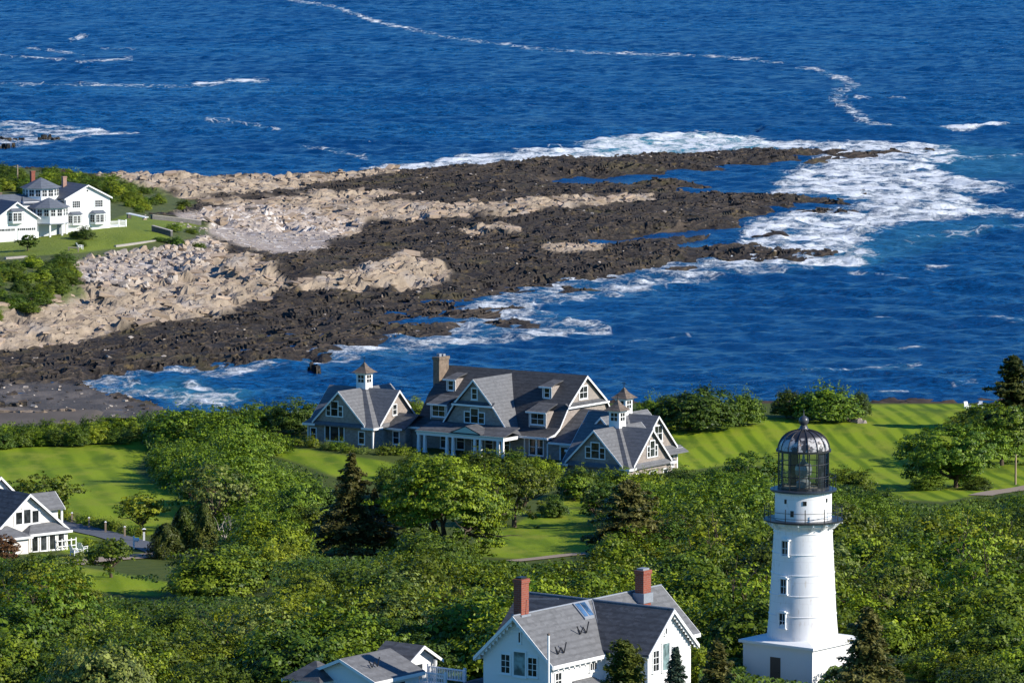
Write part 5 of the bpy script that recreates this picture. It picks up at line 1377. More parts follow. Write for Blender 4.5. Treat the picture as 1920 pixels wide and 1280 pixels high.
def conifer_parts(name, h, w, mat, rng, bare=.12, ragged=.35, droop=.25, levels=26, quad=.26, dens=1.0, bark='bark', power=1.0):
    tr = MB().tube((0, 0, -.6), (0, 0, h * .96), h * .02 + .07, .03, 8)
    P, D, S, T = [], [], [], []
    for L in range(levels):
        u = (L + rng.random() * .6) / levels
        z = h * (bare + (1 - bare) * u)
        R = w * .5 * (1 - u) ** power * (1 + ragged * (rng.random() - .5) * 1.6) + .14
        nb = int(5 + 4 * (1 - u))
        for k in range(nb):
            a = 6.28 * (k + rng.random() * .7) / nb + L
            r = R * (.65 + .45 * rng.random())
            pz = z + .1 * rng.normal()
            tip = np.array([math.cos(a) * r, math.sin(a) * r, pz - droop * r * (.5 + rng.random()) + .12 * r * (u > .6)])
            root = np.array([0, 0, pz])
            if r > .8: tr.tube(tuple(root), tuple(root + (tip - root) * .8), .03 + .012 * r, .012, 4)
            n = int((14 + 26 * r) * dens)
            f = .12 + .88 * rng.random(n) ** .75
            side = np.array([-math.sin(a), math.cos(a), 0])
            spread = r * .26 * (1.05 - f) + .1
            pts = root + (tip - root) * f[:, None] + side * (rng.normal(size=n) * spread)[:, None] + np.stack([np.zeros(n), np.zeros(n), -.08 + rng.normal(size=n) * .09 + .06 * np.sin(f * 3)], -1)
            P.append(pts); D.append(np.tile([math.cos(a) * .25, math.sin(a) * .25, 1.0], (n, 1)) + rng.normal(size=(n, 3)) * .42)
            S.append(quad * (.6 + .7 * rng.random(n)))
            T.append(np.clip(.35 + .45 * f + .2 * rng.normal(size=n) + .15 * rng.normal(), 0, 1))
    P, D, S, T = np.concatenate(P), np.concatenate(D), np.concatenate(S), np.concatenate(T)
    V = quads_from(P, D, S, .42, rng)
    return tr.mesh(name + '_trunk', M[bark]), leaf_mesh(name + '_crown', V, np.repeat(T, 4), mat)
def column_mesh(name, h, w, mat, rng, n=5200, size=.15, taper=1.6, core=.7):
    """a dense upright evergreen, clipped looking"""
    u = rng.random(n) ** .8
    R = w * .5 * (1 - u ** taper) ** .6 * (.55 + .45 * np.minimum(1, u * 6 + .45))
    a = rng.random(n) * 6.28
    lob = 1 + .16 * np.sin(a * 4 + u * 9) + .1 * np.sin(a * 9 - u * 17) + .07 * rng.normal(size=n)
    f = R * (core + (1 - core) * rng.random(n) ** .5) * lob
    P = np.stack([np.cos(a) * f, np.sin(a) * f, u * h], -1)
    Nn = np.stack([np.cos(a), np.sin(a), .35 + .5 * u], -1) + rng.normal(size=(n, 3)) * .5
    V = quads_from(P, Nn, size * (.6 + .8 * rng.random(n)), .5, rng)
    cl = vnoise(a * 2.2, u * h * .9, 7)
    T = np.clip(cl * .9 + .25 * rng.normal(size=n), 0, 1)
    st = MB().tube((0, 0, -.5), (0, 0, h * .8), .14, .05, 6)
    return leaf_mesh(name, V, np.repeat(T, 4), mat, st)

G_SHRUB = 'shrubs of the thicket'
rg_ = np.random.default_rng(21)
PROTO = {}
for key, mat in (('mid', 'leaf_mid'), ('bright', 'leaf_bright'), ('dark', 'leaf_dark')):
    PROTO[key] = [shrub_mesh('shrub_' + key, 3.5, 3.5, 4.2, M[mat], rg_, 320, 125, .13, .3) for _ in range(3)]
PROTO['low'] = [shrub_mesh('low_shrub', 1.6, 1.6, 1.5, M[m], rg_, 90, 260, .1, .3, tuft=.28) for m in ('leaf_mid', 'leaf_bright', 'leaf_grey')]
PROTO['dome'] = [shrub_mesh('dome_shrub', 5.0, 4.8, 5.8, M['leaf_grey'], rg_, 620, 110, .14, .12, tuft=.55)]
PROTO['round'] = [shrub_mesh('round_bush', 3.6, 3.4, 4.4, M[m], rg_, 480, 120, .13, .06, tuft=.42) for m in ('leaf_mid', 'leaf_dark')]
PROTO['big'] = [shrub_mesh('big_shrub', 5.0, 4.6, 5.6, M[m], rg_, 520, 90, .16, .25, tuft=.55) for m in ('leaf_mid', 'leaf_dark')]

VIS = {'mansion': [(572, 785), (600, 735), (660, 715), (720, 722), (785, 770), (820, 665), (1100, 690), (1140, 760), (1180, 730), (1290, 825), (1280, 885), (1170, 892), (1060, 880), (1040, 858), (1000, 855), (940, 845), (790, 848), (740, 850), (578, 828)],
       'keeper': [(880, 1240), (945, 1150), (945, 1080), (975, 1080), (980, 1110), (1195, 1100), (1195, 1065), (1232, 1065), (1320, 1200), (1305, 1300), (880, 1300)],
       'cottage': [(558, 1300), (558, 1258), (630, 1238), (722, 1200), (795, 1205), (845, 1260), (890, 1245), (890, 1300)],
       'light': [(1392, 1200), (1440, 1185), (1455, 990), (1436, 975), (1455, 925), (1460, 780), (1565, 780), (1575, 925), (1592, 975), (1570, 990), (1580, 1195), (1560, 1240), (1530, 1275), (1400, 1255)],
       'cream': [(-50, 900), (0, 890), (50, 915), (110, 945), (130, 990), (122, 1030), (60, 1035), (30, 1045), (-50, 1030)],
       'drive': [(110, 965), (150, 985), (262, 1015), (262, 1030), (150, 1000)],
       'paths': [(985, 1042), (1100, 1034), (1100, 1044), (985, 1052)], 'path2': [(1830, 928), (1930, 905), (1930, 920), (1840, 938)], 'evergreens': [(262, 1000), (300, 965), (345, 940), (400, 940), (412, 1035), (330, 1060), (275, 1045)], 'spruces': [(640, 900), (660, 850), (690, 920), (740, 1035), (600, 1035), (600, 1000)],
       'dome': [(85, 1300), (95, 1200), (150, 1160), (205, 1144), (260, 1160), (315, 1200), (330, 1300)], 'broad': [(292, 1112), (300, 1060), (400, 1014), (500, 1060), (512, 1112)],
       'gable': [(160, 1045), (185, 1042), (200, 1055), (165, 1060)]}
OPEN = LAWNS
FAR_SIDE = {'mansion': 640, 'keeper': 374, 'cottage': 366, 'light': 381, 'cream': 516, 'dome': 362, 'broad': 463, 'evergreens': 520, 'spruces': 520}
def blocked(px, py, Y=0):
    return any(inpoly(px, py, q) for q in OPEN) or any(inpoly(px, py, q) and Y < FAR_SIDE.get(k, 9e9) for k, q in VIS.items())
TH = [(-80, 1120), (-80, 1045), (60, 1050), (150, 1095), (300, 1100), (330, 1050), (280, 1030), (330, 975), (395, 960), (420, 930), (300, 900), (262, 870), (255, 800), (420, 790), (470, 830), (560, 870), (620, 900), (600, 930), (560, 985),
      (560, 1045), (720, 1050), (900, 1052), (980, 1055), (1100, 1045), (1120, 960), (1100, 900), (1290, 890), (1400, 872), (1480, 890), (1600, 910), (1700, 945), (1800, 945), (1850, 940), (1990, 920), (1990, 1500), (-80, 1500)]
def canopy(x, y): return 1.0 + 1.1 * vnoise(np.array([x * .11]), np.array([y * .08]), 61)[0] + .5 * vnoise(np.array([x * .4]), np.array([y * .4]), 62)[0]
# leafy ground cover that fills the thicket between the shrubs
def undergrowth():
    rng = np.random.default_rng(33)
    n = 420000
    Y = 345 + 320 * rng.random(n) ** 1.25; X = (rng.random(n) - .5) * 2 * (.118 * Y + 4)
    Z = land_h(X, Y)
    hh = 1.0 + 1.1 * vnoise(X * .11, Y * .08, 61) + .6 * vnoise(X * .4, Y * .4, 62)
    lift = hh * (1 - .5 * rng.random(n) ** 2)
    px, py = to_px(X, Y, Z); tx, ty = to_px(X, Y, Z + lift + .25)
    ok = inside_dist(px, py, TH) > 0
    for pl in OPEN: ok &= (inside_dist(px, py, pl) < 0) & (inside_dist(tx, ty, pl) < -1)
    for nm, pl in VIS.items(): ok &= (Y > FAR_SIDE.get(nm, 9e9)) | ((inside_dist(px, py, pl) < 0) & (inside_dist(tx, ty, pl) < -1))
    X, Y, Z, lift = X[ok], Y[ok], Z[ok], lift[ok]; n = len(X)
    P = np.stack([X, Y, Z + lift], -1)
    gx = (vnoise(X * .11 + .02, Y * .08, 61) - vnoise(X * .11 - .02, Y * .08, 61)) * 20
    Nn = np.stack([-gx, np.full(n, -.25), np.ones(n)], -1) + rng.normal(size=(n, 3)) * .55
    V = quads_from(P, Nn, .17 * (.6 + .8 * rng.random(n)), .62, rng)
    T = np.clip(vnoise(X * .25, Y * .2, 64) * .8 + .2 * rng.normal(size=n), 0, 1)
    o = link('undergrowth', leaf_mesh('undergrowth', V, np.repeat(T, 4), M['leaf_dark']))  # deep green throughout, so shade in the gaps between shrubs is put into the colour
    tag(o, 'low tangled green undergrowth filling the ground between the shrubs', 'undergrowth', None, 'stuff')
undergrowth()

N_IND = 0
rest = []
def place(me, name, x, y, z, s, rz, label, cat, group=None, sz=None):
    o = link(name, me, None, (x, y, z), rz)
    o.scale = (s, s, s * (sz or 1))
    return tag(o, label, cat, group)
def thicket():
    global N_IND
    rng = np.random.default_rng(44)
    spots = []
    y = 352.0
    while y < 640:
        step = 6.0 if y < 560 else 6.6
        x = -.115 * y - 4
        while x < .115 * y + 4:
            X, Y = x + (rng.random() - .5) * 3.4, y + (rng.random() - .5) * 4.6
            x += step * .95
            Z = land1(X, Y); px, py = to_px(X, Y, Z)
            if not inpoly(px, py, TH): continue
            s00 = .8 + .75 * rng.random() ** 1.5
            for s in (s00, s00 * .8, .7, .5, .36):
                s = s * (.92 + .16 * rng.random()); hh = 4.9 * s; sc = F / Y; w = 3.6 * s * sc
                tests = [(px, py), (px, py - hh * sc * .99), (px - w * .6, py - hh * sc * .8), (px + w * .6, py - hh * sc * .8), (px - w, py - hh * sc * .35), (px + w, py - hh * sc * .35), (px, py - hh * sc * .5)]
                if not any(blocked(*q, Y) for q in tests):
                    spots.append((X, Y, Z, s, px, py)); break
        y += step * 1.15
    spots.sort(key=lambda q: q[1])
    vis = [q for q in spots if q[5] - 4.9 * q[3] * F / q[1] < 1290 and -40 < q[4] < 1960]
    left = [q for q in spots if q not in vis]
    zone = {}
    for i, (X, Y, Z, s, px, py) in enumerate(vis):
        k = rng.random(); fam = 'bright' if k < .42 else ('mid' if k < .80 else 'dark')
        me = PROTO[fam][int(rng.integers(3))] if s > .6 else PROTO['low'][int(rng.integers(3))]
        s2 = s if s > .6 else s * 2.2
        tone = {'bright': 'yellow green', 'mid': 'mid green', 'dark': 'deep green'}[fam] if s > .6 else 'low'
        if py > 1075: where = 'in the thicket beside the lighthouse' if px > 1330 else ('in the thicket behind the white houses' if px > 560 else 'in the thicket below the cream house')
        elif px > 1100: where = 'in the thicket between the lighthouse and the striped lawn'
        elif px > 560: where = 'before the lawn under the big maple'
        else: where = 'between the left lawn and the mansion lawn'
        zone[where] = 1
        if i < 296: place(me, 'shrub', X, Y, Z - .15, s2, rng.random() * 6.28, f'{tone} leafy shrub {where}', 'shrub', G_SHRUB)
        else: rest.append((me, X, Y, Z - .15, s2, rng.random() * 6.28))
    return len(vis), len(left)
print('shrubs', thicket())
if rest:
    Vs, Ts = [], []
    for me, X, Y, Z, s, rz in rest:
        n = len(me.vertices); co = np.empty(n * 3, np.float32); me.vertices.foreach_get('co', co); co = co.reshape(-1, 3)
        ti = np.empty(n, np.float32); me.attributes['tint'].data.foreach_get('value', ti)
        nq = sum(1 for _ in range(1)); k = (n // 4) * 4
        mi = np.empty(len(me.polygons), np.int32); me.polygons.foreach_get('material_index', mi); k = int((mi == 0).sum()) * 4
        c, sn = math.cos(rz), math.sin(rz); co = co[:k] * s
        Vs.append(np.stack([co[:, 0] * c - co[:, 1] * sn + X, co[:, 0] * sn + co[:, 1] * c + Y, co[:, 2] + Z], -1)); Ts.append(ti[:k])
    tag(link('far_shrubbery', leaf_mesh('far_shrubbery', np.concatenate(Vs), np.concatenate(Ts), M['leaf_mid'])), 'mass of far green shrubs running on behind the thicket', 'shrubbery', None, 'stuff')

def tree(name, kind, px, py, hpx, wpx, label, cat, mat, seed, ground=gpos, dz=0, **kw):
    x, y, z = ground(px, py)
    k = y / F
    h, w = hpx * k, wpx * k
    rng = np.random.default_rng(seed)
    t = empty(name, (x, y, z + dz)); tag(t, label, cat)
    a, b = (tree_parts if kind == 'broad' else conifer_parts)(name, h, w, M[mat], rng, **kw)
    link('trunk', a, t); link('crown', b, t)
    return t
def bush(px, py, hpx, wpx, label, key='mid', seed=0, ground=gpos, name='bush', cat='bush', group=None, dz=-.15):
    x, y, z = ground(px, py); k = y / F
    pool = PROTO[key]; me = pool[seed % len(pool)]
    rx, hz = {'low': (1.75, 1.75), 'big': (5.3, 6.3), 'dome': (5.3, 6.4)}.get(key, (3.8, 4.7))
    sx = wpx * k / 2 / rx
    return place(me, name, x, y, z + dz, sx, seed * 1.7, label, cat, group, hpx * k / hz / sx)

tree('maple_tree', 'broad', 832, 1046, 203, 238, 'largest bright green spreading maple with forked limbs before the mansion', 'tree', 'leaf_bright', 3, trunk_h=.13, nmain=11, per=105, size=.15, dens=2.6, low=.07)
tree('broadleaf_tree', 'broad', 964, 988, 128, 150, 'broad crowned green tree with single dark trunk right of the maple', 'tree', 'leaf_mid', 4, trunk_h=.2, nmain=8, size=.15, dens=1.3)
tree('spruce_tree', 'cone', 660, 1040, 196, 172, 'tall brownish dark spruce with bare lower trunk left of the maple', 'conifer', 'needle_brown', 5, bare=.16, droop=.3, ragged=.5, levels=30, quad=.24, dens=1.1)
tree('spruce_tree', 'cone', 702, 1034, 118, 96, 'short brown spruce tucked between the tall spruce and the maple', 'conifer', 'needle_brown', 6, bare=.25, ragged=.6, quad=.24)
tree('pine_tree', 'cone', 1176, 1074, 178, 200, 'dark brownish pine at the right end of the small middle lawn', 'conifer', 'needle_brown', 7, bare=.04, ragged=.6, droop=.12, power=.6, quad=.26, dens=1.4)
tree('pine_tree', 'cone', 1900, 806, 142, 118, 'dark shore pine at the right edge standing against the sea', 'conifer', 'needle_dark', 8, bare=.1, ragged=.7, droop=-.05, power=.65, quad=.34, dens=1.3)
tree('broadleaf_tree', 'broad', 1792, 914, 122, 236, 'wide low green tree on the striped lawn, right of the lighthouse', 'tree', 'leaf_mid', 9, trunk_h=.13, nmain=9, size=.16, dens=2.2, low=.06)
tree('broadleaf_tree', 'broad', 1878, 872, 122, 190, 'broad yellow green tree at the right edge below the shore pine', 'tree', 'leaf_mid', 10, trunk_h=.1, nmain=9, size=.17, dens=1.4)
tree('apple_tree', 'broad', 208, 1082, 76, 92, 'small round tree on a bare stem below the driveway', 'tree', 'leaf_mid', 11, trunk_h=.24, size=.12, per=210)
tree('round_tree', 'broad', 266, 992, 70, 100, 'round yellow green tree at the edge of the left lawn', 'tree', 'leaf_bright', 12, trunk_h=.1, size=.13, per=190)
tree('broadleaf_tree', 'broad', 84, 962, 76, 150, 'spreading green tree behind the cream house', 'tree', 'leaf_mid', 13, trunk_h=.1, size=.15)
tree('young_tree', 'broad', 1077, 938, 48, 70, 'small young tree on the lawn strip below the mansion', 'tree', 'leaf_mid', 14, trunk_h=.28, size=.12, per=200)
tree('dark_tree', 'broad', 1130, 985, 90, 90, 'dense dark green tree above the small middle lawn', 'tree', 'leaf_dark', 15, trunk_h=.1, size=.15)
tree('crab_apple', 'broad', 1414, 938, 96, 130, 'round topped shaggy tree just left of the lighthouse lantern', 'tree', 'leaf_mid', 16, trunk_h=.12, size=.15, dens=1.2)
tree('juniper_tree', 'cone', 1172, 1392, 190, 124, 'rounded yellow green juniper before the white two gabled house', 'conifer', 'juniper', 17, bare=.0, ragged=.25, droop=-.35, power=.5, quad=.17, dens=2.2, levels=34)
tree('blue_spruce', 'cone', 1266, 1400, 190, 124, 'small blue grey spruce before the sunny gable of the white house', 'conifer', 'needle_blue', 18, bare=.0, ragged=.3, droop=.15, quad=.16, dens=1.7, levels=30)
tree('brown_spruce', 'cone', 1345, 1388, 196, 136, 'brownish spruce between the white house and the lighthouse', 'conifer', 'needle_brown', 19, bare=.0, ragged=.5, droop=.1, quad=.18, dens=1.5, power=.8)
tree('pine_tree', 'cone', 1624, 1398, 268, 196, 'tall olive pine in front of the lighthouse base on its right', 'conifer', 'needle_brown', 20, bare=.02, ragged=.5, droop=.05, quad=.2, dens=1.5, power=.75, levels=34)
tree('bronze_shrub', 'broad', 8, 1062, 62, 56, 'bronze leaved small tree at the left edge before the cream house', 'tree', 'leaf_red', 21, trunk_h=.1, size=.11, per=220)
for i, (px, py, hp, wp, lb) in enumerate(((384, 1038, 96, 52, 'tallest yellow green clipped evergreen right in the group of three by the drive'), (344, 1034, 86, 58, 'middle dark green clipped evergreen in the group of three by the drive'), (312, 1046, 66, 72, 'lowest broad clipped evergreen left in the group of three by the drive'))):
    x, y, z = gpos(px, py); k = y / F
    o = link('arborvitae', column_mesh('arborvitae', hp * k, wp * k, M['juniper' if i != 1 else 'leaf_dark'], np.random.default_rng(50 + i)), None, (x, y, z)); tag(o, lb, 'evergreen', 'evergreens by the drive')
# bare trees
def bare_tree(px, py, hpx, label, seed):
    x, y, z = gpos(px, py); h = hpx * y / F; rng = np.random.default_rng(seed)
    t = empty('dead_tree', (x, y, z)); tag(t, label, 'tree')
    tr = MB().tube((0, 0, -.3), (0, 0, h * .4), .13, .1, 7); br = MB()
    def g(p, d, L, r, lev):
        for s in range(3):
            d = (d + Vector(rng.normal(size=3) * .25) + Vector((0, 0, .12))).normalized(); q = p + d * L / 3; br.tube(p, q, r, r * .8, 5); p = q; r *= .8
            if lev < 2 and s: g(p, (d + Vector(rng.normal(size=3) * .8)).normalized(), L * .6, r * .7, lev + 1)
    for k in range(5):
        a = 6.28 * k / 5 + rng.random(); g(Vector((0, 0, h * .38)), Vector((math.cos(a), math.sin(a), .6)).normalized(), h * .6, .07, 0)
    tr.build('trunk', M['bark_pale'], t); br.build('branches', M['bark_pale'], t)
bare_tree(1738, 1052, 66, 'grey leafless twiggy tree in the thicket right of the lighthouse', 9)
bare_tree(1120, 1130, 50, 'pale leafless stems rising from the thicket behind the white two gabled house', 12)
bare_tree(421, 1036, 62, 'pale leafless tree beside the clipped evergreens', 3)

# bushes that can be told apart
B = [(768, 1046, 62, 92, 'mid', 'bush at the foot of the maple on its left'), (806, 1052, 46, 70, 'dark', 'dark low bush under the maple left of its trunk'), (862, 1052, 42, 76, 'mid', 'low bush under the maple right of its trunk'), (1832, 918, 30, 66, 'dark', 'low dark bush under the wide lawn tree on its right'), (1740, 918, 34, 80, 'mid', 'low bush under the wide lawn tree on its left'), (752, 990, 78, 96, 'mid', 'leafy bush between the short spruce and the maple'), (575, 1008, 70, 110, 'mid', 'bush left of the tall spruce at the lawn edge'), (600, 962, 74, 110, 'dark', 'dark bush behind the tall spruce on its left'), (905, 952, 90, 120, 'mid', 'bushy thicket edge between the maple and its right neighbour'), (1040, 968, 46, 70, 'dark', 'dark bush at the far edge of the small middle lawn'),
     (735, 930, 70, 90, 'dark', 'dark bush at the lower edge of the mansion lawn'), (205, 1352, 206, 262, 'dome', 'large rounded dense shrub at the bottom left'), (402, 1118, 104, 220, 'big', 'broad green shrub on the near side of the drive'), (80, 1132, 116, 178, 'big', 'large grey green shrub below the cream house'),
     (1228, 800, 68, 96, 'round', 'dark green bush against the sea just right of the cupolas'), (1306, 804, 92, 190, 'round', 'tallest widest bush of the row against the sea right of the mansion'), (1392, 796, 74, 96, 'round', 'rounded bush against the sea, right of the tallest of the row'),
     (1482, 784, 64, 84, 'round', 'bush just right of the gap in the seaward row beside the lawn'), (1552, 788, 78, 150, 'round', 'broad bush in the right half of the seaward row above the striped lawn'), (1608, 782, 58, 60, 'round', 'last bush at the right end of the seaward row'),
     (500, 806, 60, 110, 'mid', 'bush at the left corner of the mansion'), (556, 812, 74, 110, 'dark', 'tall dark bush behind the left wing of the mansion'), (452, 800, 42, 90, 'mid', 'low bush on the bluff left of the mansion'), (765, 800, 60, 80, 'bright', 'green bush showing between the left wing and the main roof')]
for i, (px, py, hp, wp, k, lb) in enumerate(B): bush(px, py, hp, wp, lb, k, i)
for i, (px, py, hp, wp) in enumerate(((780, 898, 58, 90), (838, 894, 52, 90), (900, 892, 56, 100), (955, 894, 58, 100), (1012, 892, 44, 80), (1090, 934, 66, 110), (1150, 930, 60, 110), (1212, 932, 62, 110), (1275, 930, 58, 110), (1340, 932, 62, 110), (1030, 905, 34, 60))):
    bush(px, py, hp, wp, 'green shrub in the row along the front of the mansion', ('mid', 'bright', 'dark')[i % 3], i, group='shrubs before the mansion')
for i, (px, py, hp, wp) in enumerate(((560, 836, 20, 30), (585, 838, 24, 34), (612, 842, 18, 28), (634, 844, 22, 40), (655, 848, 18, 34), (680, 850, 16, 26), (722, 852, 22, 40), (752, 852, 20, 40))):
    bush(px, py, hp, wp, 'small foundation shrub under the windows of the mansion left wing', 'low', i, group='foundation shrubs of the mansion')
rr = np.random.default_rng(8)
for i in range(26):
    px = -20 + i * 18 + rr.random() * 8; py = 832 - max(0, px) * .055 + rr.random() * 8 + (6 if i % 2 else -8)
    bush(px, py, 34 + 14 * rr.random(), 56 + 16 * rr.random(), 'green shrub in the hedge row between the cove beach and the left lawn', ('mid', 'dark', 'bright')[i % 3], i, group='hedge row above the cove')
for i in range(11):
    px = 108 + i * 15.5; py = 972 + i * 3.3
    bush(px, py, 22, 30, 'clipped low hedge bush between the drive posts and the left lawn', 'low', i, group='low hedge along the drive')
for i, (px, py, hp, wp) in enumerate(((130, 1018, 16, 24), (165, 1022, 18, 28), (152, 1042, 14, 22))): bush(px, py, hp, wp, 'small round bush on the grass beside the drive', 'low', i, group='small bushes by the drive')
for i, (px, py, hp, wp) in enumerate(((1830, 800, 44, 90), (1800, 812, 36, 70), (1900, 960, 40, 110), (1830, 965, 38, 100), (1470, 935, 54, 90), (1600, 925, 56, 100), (1650, 960, 50, 100))):
    bush(px, py, hp, wp, ('light green bush at the foot of the shore pine', 'small bush left of the shore pine', 'bush below the garden path at the right edge', 'bush below the lower end of the garden path', 'shrub close behind the lighthouse on its left', 'shrub close behind the lighthouse on its right', 'shrub below the wide lawn tree')[i], 'mid', i)

# headland bushes
G_H = 'bushes on the headland'
rr = np.random.default_rng(9)
SLOPE = [(-40, 492), (60, 492), (100, 485), (150, 520), (160, 552), (110, 562), (60, 592), (-40, 610)]
BEHIND = [(-40, 330), (60, 332), (140, 336), (220, 350), (300, 368), (368, 388), (330, 398), (240, 404), (225, 392), (160, 372), (60, 366), (-40, 362)]
kk = 0
for poly, n, hp, wp, lb in ((SLOPE, 46, 26, 44, 'green bush on the slope below the headland lawn'), (BEHIND, 76, 24, 40, 'green bush in the belt behind the white headland house')):
    m = 0
    while m < n:
        px = rr.uniform(min(q[0] for q in poly), max(q[0] for q in poly)); py = rr.uniform(min(q[1] for q in poly), max(q[1] for q in poly))
        if not inpoly(px, py, poly): continue
        f = .7 + .6 * rr.random()
        if px > 260 and poly is BEHIND: f *= .7
        bush(px, py, hp * f, wp * f, lb, ('mid', 'dark', 'bright', 'dark')[kk % 4], kk, ppos, 'bush', 'bush', G_H, -.3); m += 1; kk += 1
tree('round_tree', 'broad', 52, 470, 30, 46, 'small dark round tree on the headland lawn before the garage', 'tree', 'leaf_dark', 31, ground=ppos, trunk_h=.2, size=.2, per=120, dens=.6)
for i, (px, py, hp, wp, lb) in enumerate(((158, 448, 28, 44, 'tall dark bush against the bay windows of the headland house'), (140, 446, 16, 26, 'low bush at the corner of the headland house'), (152, 462, 14, 26, 'dark clipped bush on the lawn before the headland house'),
        (325, 434, 18, 36, 'yellow green bush at the end of the terrace wall'), (330, 458, 24, 40, 'dark bush on the bank under the terrace'), (360, 438, 12, 30, 'low bush at the lawn corner by the gravel'), (300, 452, 10, 30, 'small bush along the edging of the headland lawn'), (372, 466, 14, 30, 'small bush among the boulders under the lawn'))):
    bush(px, py, hp, wp, lb, ('dark', 'mid')[i % 2] if i else 'dark', i, ppos)

# a few small trees standing up out of the thicket
rr = np.random.default_rng(77)
TP = [tree_parts('thicket_tree', 7.0, 7.5, M[m], np.random.default_rng(90 + i), trunk_h=.2, nmain=7, size=.15, dens=.8) for i, m in enumerate(('leaf_mid', 'leaf_bright', 'leaf_grey'))]
made = 0
while made < 26:
    Y = rr.uniform(385, 560); X = rr.uniform(-.105, .105) * Y
    px, py = to_px(X, Y, land1(X, Y)); sc = F / Y; f = .7 + .5 * rr.random(); hh = 7.2 * f
    if not inpoly(px, py, TH) or any(blocked(px + a * sc, py - b * hh * sc, Y) for a in (-3, 0, 3) for b in (0, .5, 1.02)): continue
    i = made % 3
    t = empty('tree', (X, Y, land1(X, Y)), rr.random() * 6.28); t.scale = (f, f, f)
    tag(t, 'small %s tree standing up out of the shrub thicket' % ('mid green', 'yellow green', 'grey green')[i], 'tree', 'small trees in the thicket')
    link('trunk', TP[i][0], t); link('crown', TP[i][1], t); made += 1

# posts along the drive
for i, (px, pb, pt, kind) in enumerate(((135, 981, 961, 0), (167, 989, 970, 0), (198, 998, 978, 0), (234, 1006, 987, 0), (270, 1014, 989, 1), (251, 1028, 1004, 2))):
    x, y, z = gpos(px, pb); h = (pb - pt) * y / F
    lb = ('short wooden post on the grass verge along the drive', 'tall white lamp post at the bend of the drive', 'white mailbox post at the near side of the drive')[kind]
    t = empty(('fence_post', 'lamp_post', 'mailbox')[kind], (x, y, z)); tag(t, lb, ('post', 'lamp post', 'mailbox')[kind], 'wooden posts along the drive' if kind == 0 else None)
    if kind == 0:
        MB().box(-.09, .09, -.09, .09, -.3, h).build('post', M['timber_pole'], t); MB().frustum(0, 0, .13, .02, h, h + .12).build('cap', M['trim'], t)
    elif kind == 1:
        MB().box(-.1, .1, -.1, .1, -.3, h * .72).build('post', M['trim'], t); MB().frustum(0, 0, .1, .17, h * .72, h * .92).build('lantern', M['glass'], t); MB().frustum(0, 0, .22, .02, h * .92, h).build('cap', M['trim'], t)
    else:
        MB().box(-.09, .09, -.09, .09, -.3, h).box(-.09, .5, -.07, .07, h * .55, h * .63).build('post', M['trim'], t)
        MB().prism([(-.16, h * .63), (.16, h * .63), (.16, h * .78), (0, h * .88), (-.16, h * .78)], 'x', .02, .55).build('box', M['trim'], t)
# white chairs
def lawn_chair(px, py, rz, label, ground=gpos, s=1.0, group=None):
    x, y, z = ground(px, py); t = empty('lawn_chair', (x, y, z), rz); t.scale = (s, s, s); tag(t, label, 'chair', group)
    MB().slab([(-.3, -.35, .42), (.3, -.35, .42), (.3, .3, .3), (-.3, .3, .3)], .04).build('seat', M['trim'], t)
    b = MB()
    for k in range(5): b._add([(-.3 + k * .125, .26, .3), (-.2 + k * .125, .26, .3), (-.2 + k * .125, .62, 1.05), (-.3 + k * .125, .62, 1.05), (-.3 + k * .125, .3, .3), (-.2 + k * .125, .3, .3), (-.2 + k * .125, .66, 1.05), (-.3 + k * .125, .66, 1.05)],
                              [(0, 1, 2, 3), (7, 6, 5, 4), (0, 4, 5, 1), (1, 5, 6, 2), (2, 6, 7, 3), (3, 7, 4, 0)])
    b.build('backrest', M['trim'], t)
    for sx in (-1, 1):
        MB().box(sx * .36 - .07, sx * .36 + .07, -.42, .42, .58, .62).build('armrest', M['trim'], t)
        for yy in (-.36, .34): MB().box(sx * .34 - .03, sx * .34 + .03, yy - .04, yy + .04, -.1, .58).build('leg', M['trim'], t)
lawn_chair(142, 1041, 2.2, 'white slatted lawn chair on the grass right of the cream house', s=1.15)
lawn_chair(155, 1034, 2.6, 'white slatted chair beside the drive, further from the cream house', s=1.0)
lawn_chair(1814, 766, .4, 'white seat at the seaward lawn edge, left of its pair', s=.95)
lawn_chair(1838, 764, -.2, 'white seat at the seaward lawn edge, half behind the bush', s=.85)
# white yard railing of the cream house
x, y, z = gpos(125, 1030); t = empty('yard_railing', (x, y, z), math.radians(41)); tag(t, 'short white yard railing at the corner of the cream house', 'railing')
r = MB()
for zz in (.35, .95): r.box(-1.2, 1.2, -.04, .04, zz, zz + .1)
for k in range(5): r.box(-1.2 + k * .6 - .05, -1.2 + k * .6 + .05, -.055, .055, -.2, 1.2)
r.build('rail', M['trim'], t)
# slender poles
def pole(px, pb, pt, label, ground=gpos, r=.09, arm=False):
    x, y, z = ground(px, pb); h = (pb - pt) * y / F
    t = empty('utility_pole', (x, y, z)); tag(t, label, 'pole')
    MB().tube((0, 0, -1), (0, 0, h), r * 1.2, r, 8).build('pole', M['timber_pole'], t)
    (MB().box(-.9, .9, -.06, .06, h - .5, h - .34) if arm else MB().lathe([(.001, h), (r * 1.3, h), (r * 1.2, h + .1), (.001, h + .14)], 8)).build('crossarm' if arm else 'cap', M['timber_pole'], t)
pole(1904, 908, 852, 'slender bare pole by the garden path under the right edge trees', r=.12)
pole(33, 352, 309, 'distant utility pole above the bushes behind the headland house', ppos, .16, True)
